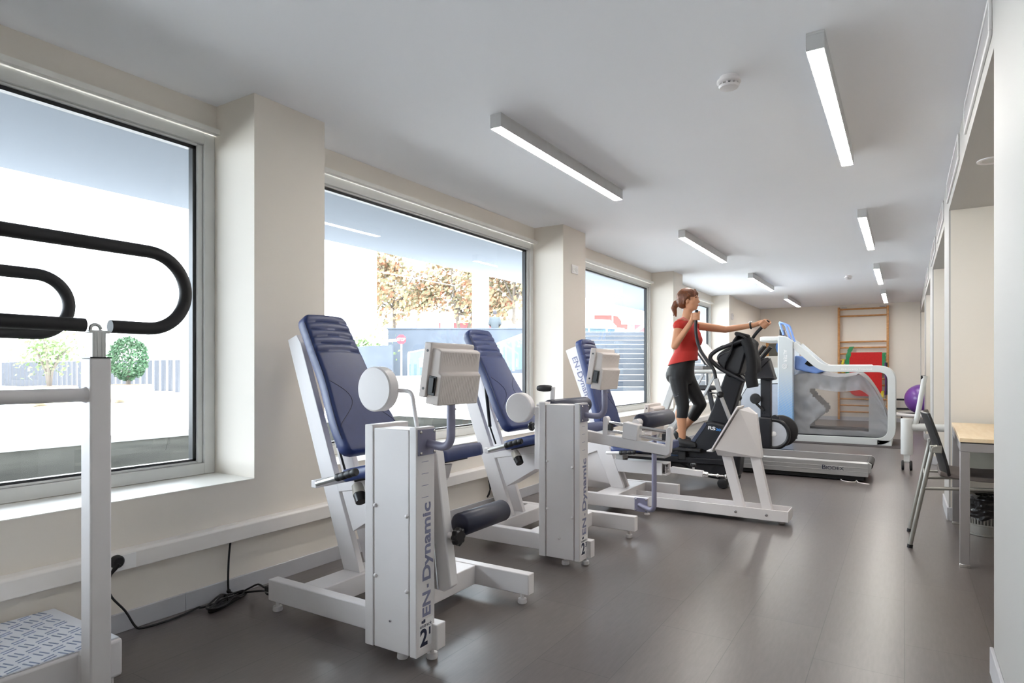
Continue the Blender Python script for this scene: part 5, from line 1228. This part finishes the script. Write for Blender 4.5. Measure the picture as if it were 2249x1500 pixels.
# facades across the street
fc = thing('street_building', 'cream and red street front with patterned panel above, in the third window', 'building', (-15.4, 37.6, 1.5), YAW)
MB().box(-4, 4, 0, 1.5, 0, 3.6).build('wall', M_STREETW, fc); MB().box(-1.6, .5, -.05, 0, 2.2, 3.1).build('red_shutter', mat('brick_red_shutter', srgb(130, 60, 56), .8), fc); MB().box(.95, 1.6, -.04, 0, 1.6, 3.2).build('red_panel', mat('coral_panel', srgb(160, 72, 76), .8), fc)
MB().box(-4, 4, -.35, 0, 3.35, 3.6).build('cornice', mat('cream_cornice', srgb(226, 210, 190), .8), fc)
def mos():
    m = bpy.data.materials.new('speckled_panel'); m.use_nodes = True; N = m.node_tree.nodes; L = m.node_tree.links
    v = N.new('ShaderNodeTexVoronoi'); v.inputs['Scale'].default_value = 3.4; tc = N.new('ShaderNodeTexCoord'); L.new(tc.outputs['Object'], v.inputs['Vector'])
    r = N.new('ShaderNodeValToRGB'); r.color_ramp.interpolation = 'CONSTANT'
    for p, c in ((.3, srgb(230, 226, 222)), (.45, srgb(110, 132, 190)), (.6, srgb(236, 232, 228)), (.8, srgb(200, 110, 120))):
        e = r.color_ramp.elements.new(p); e.color = (*c, 1)
    r.color_ramp.elements[0].color = (.25, .25, .33, 1)
    L.new(v.outputs['Distance'], r.inputs['Fac']); L.new(r.outputs['Color'], N['Principled BSDF'].inputs['Base Color']); N['Principled BSDF'].inputs['Roughness'].default_value = .9; return m
MB().box(-3, 1.3, .2, .5, 3.6, 4.5).build('patterned_panel', mos(), fc)
b = MB(); b.box(-.2, .2, -.3, .0, 2.5, 2.95); b.box(-.05, .05, -.2, -.1, 2.2, 2.5); b.build('wall_lantern', mat('dark_lantern', srgb(90, 92, 98), .6), fc, M=T3(.75, -.1, 0))
f2 = thing('street_building', 'pale classical facade with cornice at the right of the second window', 'building', (-23.6, 38.6, 1.5), YAW)
MB().box(-2.6, 6, 0, 1.5, 0, 3.3).build('wall', mat('pale_stucco', srgb(224, 216, 200), .85), f2); MB().box(-2.7, 6, -.3, 0, 3.3, 3.55).build('cornice', mat('cream_cornice', srgb(226, 210, 190), .8), f2)
b = MB()
for k in range(40): b.box(-2.6+k*.2, -2.5+k*.2, -.2, 0, 3.1, 3.3)
b.build('dentils', mat('grey_dentils', srgb(170, 160, 146), .85), f2)
for k in range(4): MB().box(-1.9+k*1.7, -1.4+k*1.7, -.12, 0, 0, 3.05).build('pilaster', M_STREETW, f2)
f3 = thing('red_kiosk', 'small coral red kiosk behind the forked autumn tree', 'kiosk', (-25.8, 34.2, 1.4), YAW); MB().box(-1.2, 3.0, 0, 1.5, 0, 2.9).build('wall', mat('coral_panel', srgb(160, 72, 76), .8), f3); MB().box(-1.3, 3.1, -.15, 1.6, 2.9, 3.05).build('roof', M_STREETW, f3)
f4 = thing('notice_board', 'white street notice board on posts beside the utility pole', 'sign', (-21.6, 26.9, 1.1), YAW)
for s_ in (-.5, .5): MB().box(s_-.04, s_+.04, 0, .06, 0, 2.0).build('post', M_STEEL, f4)
MB().box(-.9, .1, -.03, 0, 1.7, 3.2).build('panel', M_STREETW, f4); MB().box(.2, .9, -.03, 0, 1.7, 3.2).build('panel', mat('pale_blue_board', srgb(198, 212, 226), .7), f4)
o = thing('street_pillar', 'broad white pillar between the autumn trees', 'pillar', (-19.2, 27.6, 1.0)); MB().box(-.32, .32, -.32, .32, 0, 8).build('shaft', M_STREETW, o); MB().box(-.4, .4, -.4, .4, 0, .3).build('base', M_STREETW, o)
# ------------------------------------------------------------------ the woman on the elliptical trainer
PO = Vector((-1.93, 6.5, .36)); TPP = T3(*(-PO))
wm = thing('person', 'woman with chestnut ponytail, red top and black leggings striding on the elliptical trainer', 'person', tuple(PO))
V = Vector
def torso(b, g=0.0):
    loft(b, [(-1.972, 6.5, 1.02, .10+g, .14+g), (-1.985, 6.5, 1.09, .128+g, .165+g), (-1.98, 6.5, 1.15, .125+g, .162+g), (-1.955, 6.5, 1.22, .108+g, .142+g), (-1.938, 6.5, 1.29, .103+g, .132+g), (-1.918, 6.5, 1.38, .108+g, .14+g), (-1.9, 6.5, 1.455, .122+g, .15+g), (-1.902, 6.5, 1.53, .112+g, .155+g), (-1.915, 6.5, 1.59, .088+g, .15+g), (-1.922, 6.5, 1.63, .062+g, .115+g), (-1.925, 6.5, 1.66, .048+g, .06+g)], 28)
RH, RK, RC, RA = V((-1.985, 6.418, 1.06)), V((-1.93, 6.405, .775)), V((-1.945, 6.405, .64)), V((-1.935, 6.4, .435))
LH, LK, LC, LA = V((-1.95, 6.585, 1.05)), V((-1.805, 6.6, .79)), V((-1.885, 6.61, .66)), V((-2.05, 6.625, .47))
RS, RE, RW = V((-1.945, 6.335, 1.605)), V((-1.97, 6.255, 1.385)), V((-1.815, 6.26, 1.605))
LS, LE, LW = V((-1.88, 6.66, 1.615)), V((-1.58, 6.72, 1.565)), V((-1.3, 6.722, 1.6))
b = MB(); torso(b)
b.ball((-1.825, 6.445, 1.455), (.045, .055, .055)); b.ball((-1.825, 6.555, 1.455), (.045, .055, .055))
b.tube([(-1.93, 6.5, 1.62), (-1.905, 6.5, 1.78)], [.052, .047], 16)
# head
b.ball((-1.905, 6.5, 1.885), (.094, .074, .098)); b.ball((-1.868, 6.5, 1.832), (.066, .06, .078)); b.ball((-1.842, 6.5, 1.79), (.034, .036, .034)); b.ball((-1.828, 6.5, 1.872), (.03, .052, .05))
b.tube([(-1.812, 6.5, 1.878), (-1.79, 6.5, 1.842), (-1.815, 6.5, 1.835)], [.009, .014, .01], 10)
b.ball((-1.811, 6.5, 1.815), (.014, .024, .007)); b.ball((-1.814, 6.5, 1.803), (.013, .021, .007))
for s_ in (-1, 1): b.ball((-1.895, 6.5+s_*.074, 1.858), (.02, .009, .031)); b.ball((-1.86, 6.5+s_*.045, 1.84), (.035, .022, .03))
limb(b, [RH, RK, RC, RA], [.086, .056, .05, .034]); b.ball((-1.96, 6.405, .69), (.05, .045, .09))
limb(b, [LH, LK, LC, LA], [.086, .056, .05, .034])
limb(b, [RA, V((-1.93, 6.4, .4)), V((-1.83, 6.395, .385))], [.034, .034, .026]); limb(b, [LA, V((-2.03, 6.625, .44)), V((-1.955, 6.625, .405))], [.034, .034, .026])
limb(b, [RS, RE, RW], [.048, .036, .026]); limb(b, [LS, LE, LW], [.048, .036, .025])
limb(b, [V((-1.92, 6.42, 1.615)), RS], [.05, .048]); limb(b, [V((-1.9, 6.58, 1.615)), LS], [.05, .048])
def hand(b, c, bar, nrm, wrist):
    """fist round a bar: c on the bar, bar direction, nrm from the bar to the palm"""
    bar = V(bar).normalized(); nrm = V(nrm); nrm = (nrm - bar*nrm.dot(bar)).normalized(); t = bar.cross(nrm); c = V(c)
    pc = c + nrm*.033
    for q in (-.024, -.008, .008, .024): b.tube([pc+bar*q+t*.03, pc+bar*q-t*.03], [.011, .013], 10); b.ball(pc+bar*q+t*.03, .0115); b.ball(pc+bar*q-t*.03, .0135)
    b.tube([wrist, pc-t*.02], [.025, .026], 12)
    for k, (q, ln) in enumerate(((-.03, .85), (-.0105, .97), (.0105, 1.0), (.03, .92))):
        P = []
        for a in range(8):
            th = (math.pi*.28) + a/7*math.pi*1.05*ln
            P.append(c + bar*q*1.02 + (nrm*math.cos(th) + t*math.sin(th))*.031)
        b.tube(P, [.0095]*4+[.0088]*2+[.0078]*2, 10); b.ball(P[-1], .0078); b.ball(P[0], .0095)
    P = [pc-t*.02+bar*.03, c+bar*.045-t*.03+nrm*.008, c+bar*.05-t*.025-nrm*.018, c+bar*.04-nrm*.03]
    b.tube(smooth_path(P, 4), .0105, 10); b.ball(P[-1], .0098)
hand(b, (-1.755, 6.262, 1.675), (.05, 0, 1), (-1, .1, 0), RW)
hand(b, (-1.195, 6.72, 1.605), (.72, 0, .69), (-.3, -.1, 1), LW)
bd = remesh_build(b, 'body', M_SKIN, wm, .0062, 3, M=TPP)
# clothing
M_RED = mat('red_jersey', srgb(186, 44, 36), .75, noise_amt=.05, bump=.15, bump_scale=140)
M_LEG = mat('black_leggings', srgb(12, 12, 16), .6, noise_amt=.08)
b = MB(); torso(b, .009)
b.ball((-1.825, 6.445, 1.455), (.056, .066, .066)); b.ball((-1.825, 6.555, 1.455), (.056, .066, .066)); b.ball((-1.80, 6.5, 1.45), (.04, .06, .06))
limb(b, [V((-1.92, 6.42, 1.618)), V((-1.948, 6.33, 1.595))], [.062, .061]); limb(b, [V((-1.9, 6.58, 1.618)), V((-1.875, 6.67, 1.605))], [.062, .061])
loft(b, [(-1.965, 6.5, 1.17, .155, .178), (-1.945, 6.5, 1.26, .136, .16), (-1.925, 6.5, 1.33, .118, .147)], 28)
sh = remesh_build(b, 'tank_top', M_RED, wm, .0075, 4, M=TPP, cut=[((-1.93+1.93, 0, 1.225-.36), (.2, 0, -1)), ((0, 0, 1.655-.36), (.25, 0, 1))])
b = MB()
for y in (6.405, 6.595): b.tube([(-1.985, y, 1.655), (-1.93, y, 1.678), (-1.87, y, 1.64)], [.012, .013, .012], 8)
b.build('shoulder_trim', mat('pale_red_trim', srgb(206, 120, 110), .7), sh, M=TPP)
b = MB()
loft(b, [(-1.972, 6.5, 1.0, .10, .14), (-1.987, 6.5, 1.09, .138, .174), (-1.983, 6.5, 1.15, .135, .171), (-1.957, 6.5, 1.22, .116, .15), (-1.945, 6.5, 1.27, .11, .142)], 28)
b.ball((-2.035, 6.44, 1.09), (.085, .082, .095)); b.ball((-2.035, 6.56, 1.09), (.085, .082, .095))
limb(b, [RH, RK, V((-1.945, 6.405, .64)), V((-1.94, 6.403, .56))], [.095, .064, .056, .05]); limb(b, [LH, LK, LC, V((-1.95, 6.615, .6))], [.095, .064, .057, .05])
lg = remesh_build(b, 'leggings', M_LEG, wm, .0075, 3, M=TPP, cut=[((0, 0, .645-.36), (0, 0, -1))] if False else [])
k = bmesh.new(); k.from_mesh(lg.data)
dl = [f for f in k.faces if (f.calc_center_median()+PO).z < .655 and (f.calc_center_median()+PO).y < 6.5] + [f for f in k.faces if (f.calc_center_median()+PO).y >= 6.5 and (f.calc_center_median()+PO - LC).dot((LA-LC).normalized()) > .03 and (f.calc_center_median()+PO).z < .75]
bmesh.ops.delete(k, geom=dl, context='FACES'); k.to_mesh(lg.data); k.free()
b = MB()
for q in (-.02, 0, .02):
    z = .875+q; b.tube([(-2.005+q*.1, 6.352, z+.01), (-1.955+q*.1, 6.336, z+.03)], .0035, 6)
b.build('stripes', mat('grey_stripes', srgb(96, 96, 104), .6), lg, M=TPP)
b = MB(); limb(b, [V((-1.945, 6.4, .425)), V((-1.935, 6.4, .405)), V((-1.87, 6.396, .395)), V((-1.81, 6.392, .387))], [.042, .045, .042, .033]); b.box(-1.975, -1.785, 6.36, 6.432, .361, .378)
s1 = remesh_build(b, 'shoe', M_BLACK, wm, .006, 3, M=TPP)
b = MB(); limb(b, [V((-2.055, 6.625, .465)), V((-2.04, 6.625, .44)), V((-1.985, 6.625, .415)), V((-1.94, 6.625, .405))], [.042, .045, .042, .033]); b.tube([(-2.06, 6.625, .42), (-1.99, 6.625, .388), (-1.93, 6.625, .378)], [.03, .034, .028], 10)
s2 = remesh_build(b, 'shoe', M_BLACK, wm, .006, 3, M=TPP)
b = MB()
b.ball((-1.92, 6.5, 1.9), (.107, .088, .1)); b.ball((-1.955, 6.5, 1.86), (.07, .08, .08)); b.tube([(-1.845, 6.5, 1.97), (-1.815, 6.47, 1.93), (-1.82, 6.455, 1.9)], [.02, .018, .008], 10); b.tube([(-1.85, 6.5, 1.97), (-1.822, 6.53, 1.93), (-1.825, 6.545, 1.9)], [.02, .018, .008], 10)
for s_ in (-1, 1): b.tube([(-1.87, 6.5+s_*.07, 1.92), (-1.915, 6.5+s_*.078, 1.87), (-1.93, 6.5+s_*.07, 1.82)], [.02, .018, .008], 8)
b.tube([(-2.0, 6.5, 1.86), (-2.03, 6.5, 1.845), (-2.055, 6.5, 1.79), (-2.04, 6.5, 1.735), (-2.03, 6.5, 1.7)], [.025, .034, .032, .02, .005], 12); b.tube([(-2.04, 6.51, 1.82), (-2.06, 6.52, 1.76), (-2.065, 6.525, 1.71)], [.02, .018, .004], 8)
hr = remesh_build(b, 'hair', mat('chestnut_hair', srgb(106, 58, 30), .5, noise_amt=.35, noise_scale=40, bump=.4, bump_scale=90), wm, .006, 2, M=TPP)
kk = bmesh.new(); kk.from_mesh(hr.data)
fd = [f for f in kk.faces if (lambda p: p.x > -1.862 and p.z < 1.893)(f.calc_center_median()+PO)]
bmesh.ops.delete(kk, geom=fd, context='FACES'); kk.to_mesh(hr.data); kk.free()
for s_ in (-1, 1):
    b = MB(); b.ball((-1.816, 6.5+s_*.031, 1.869), (.008, .012, .007)); b.build('eye', mat('dark_eye', srgb(40, 28, 22), .3), wm, M=TPP)
    b = MB(); b.tube([(-1.806, 6.5+s_*.018, 1.888), (-1.806, 6.5+s_*.034, 1.892), (-1.818, 6.5+s_*.048, 1.886)], .0035, 6); b.build('eyebrow', mat('chestnut_brow', srgb(90, 54, 34), .7), wm, M=TPP)
b = MB(); b.ball((-1.8, 6.5, 1.809), (.006, .02, .008)); b.build('lips', mat('lip_pink', srgb(176, 104, 92), .5), wm, M=TPP)
b = MB(); dd = (LW-LE).normalized(); b.torus(LW-dd*.03, .029, .009, axis=dd, seg=24, tseg=8); b.build('wristwatch', M_BLKP, wm, M=TPP)
b = MB(); q = LW-dd*.03; b.lathe([(.017, 0), (.017, .008), (.014, .01)], q+V((0, -.01, .03)), (0, -.2, 1), 20); b.build('watch_case', M_CHROME, wm, M=TPP)
# ------------------------------------------------------------------ world
wd = bpy.data.worlds.new('overcast_sky'); SC.world = wd; wd.use_nodes = True
N = wd.node_tree.nodes; L = wd.node_tree.links
bg = N['Background']; bg.inputs['Strength'].default_value = 4.4
tc = N.new('ShaderNodeTexCoord'); sp = N.new('ShaderNodeSeparateXYZ'); L.new(tc.outputs['Generated'], sp.inputs[0])
rp = N.new('ShaderNodeValToRGB'); rp.color_ramp.elements[0].position = .0; rp.color_ramp.elements[1].position = .6
rp.color_ramp.elements[0].color = (.80, .9, 1.02, 1); rp.color_ramp.elements[1].color = (.93, .98, 1.05, 1)
L.new(sp.outputs['Z'], rp.inputs['Fac']); L.new(rp.outputs['Color'], bg.inputs['Color'])
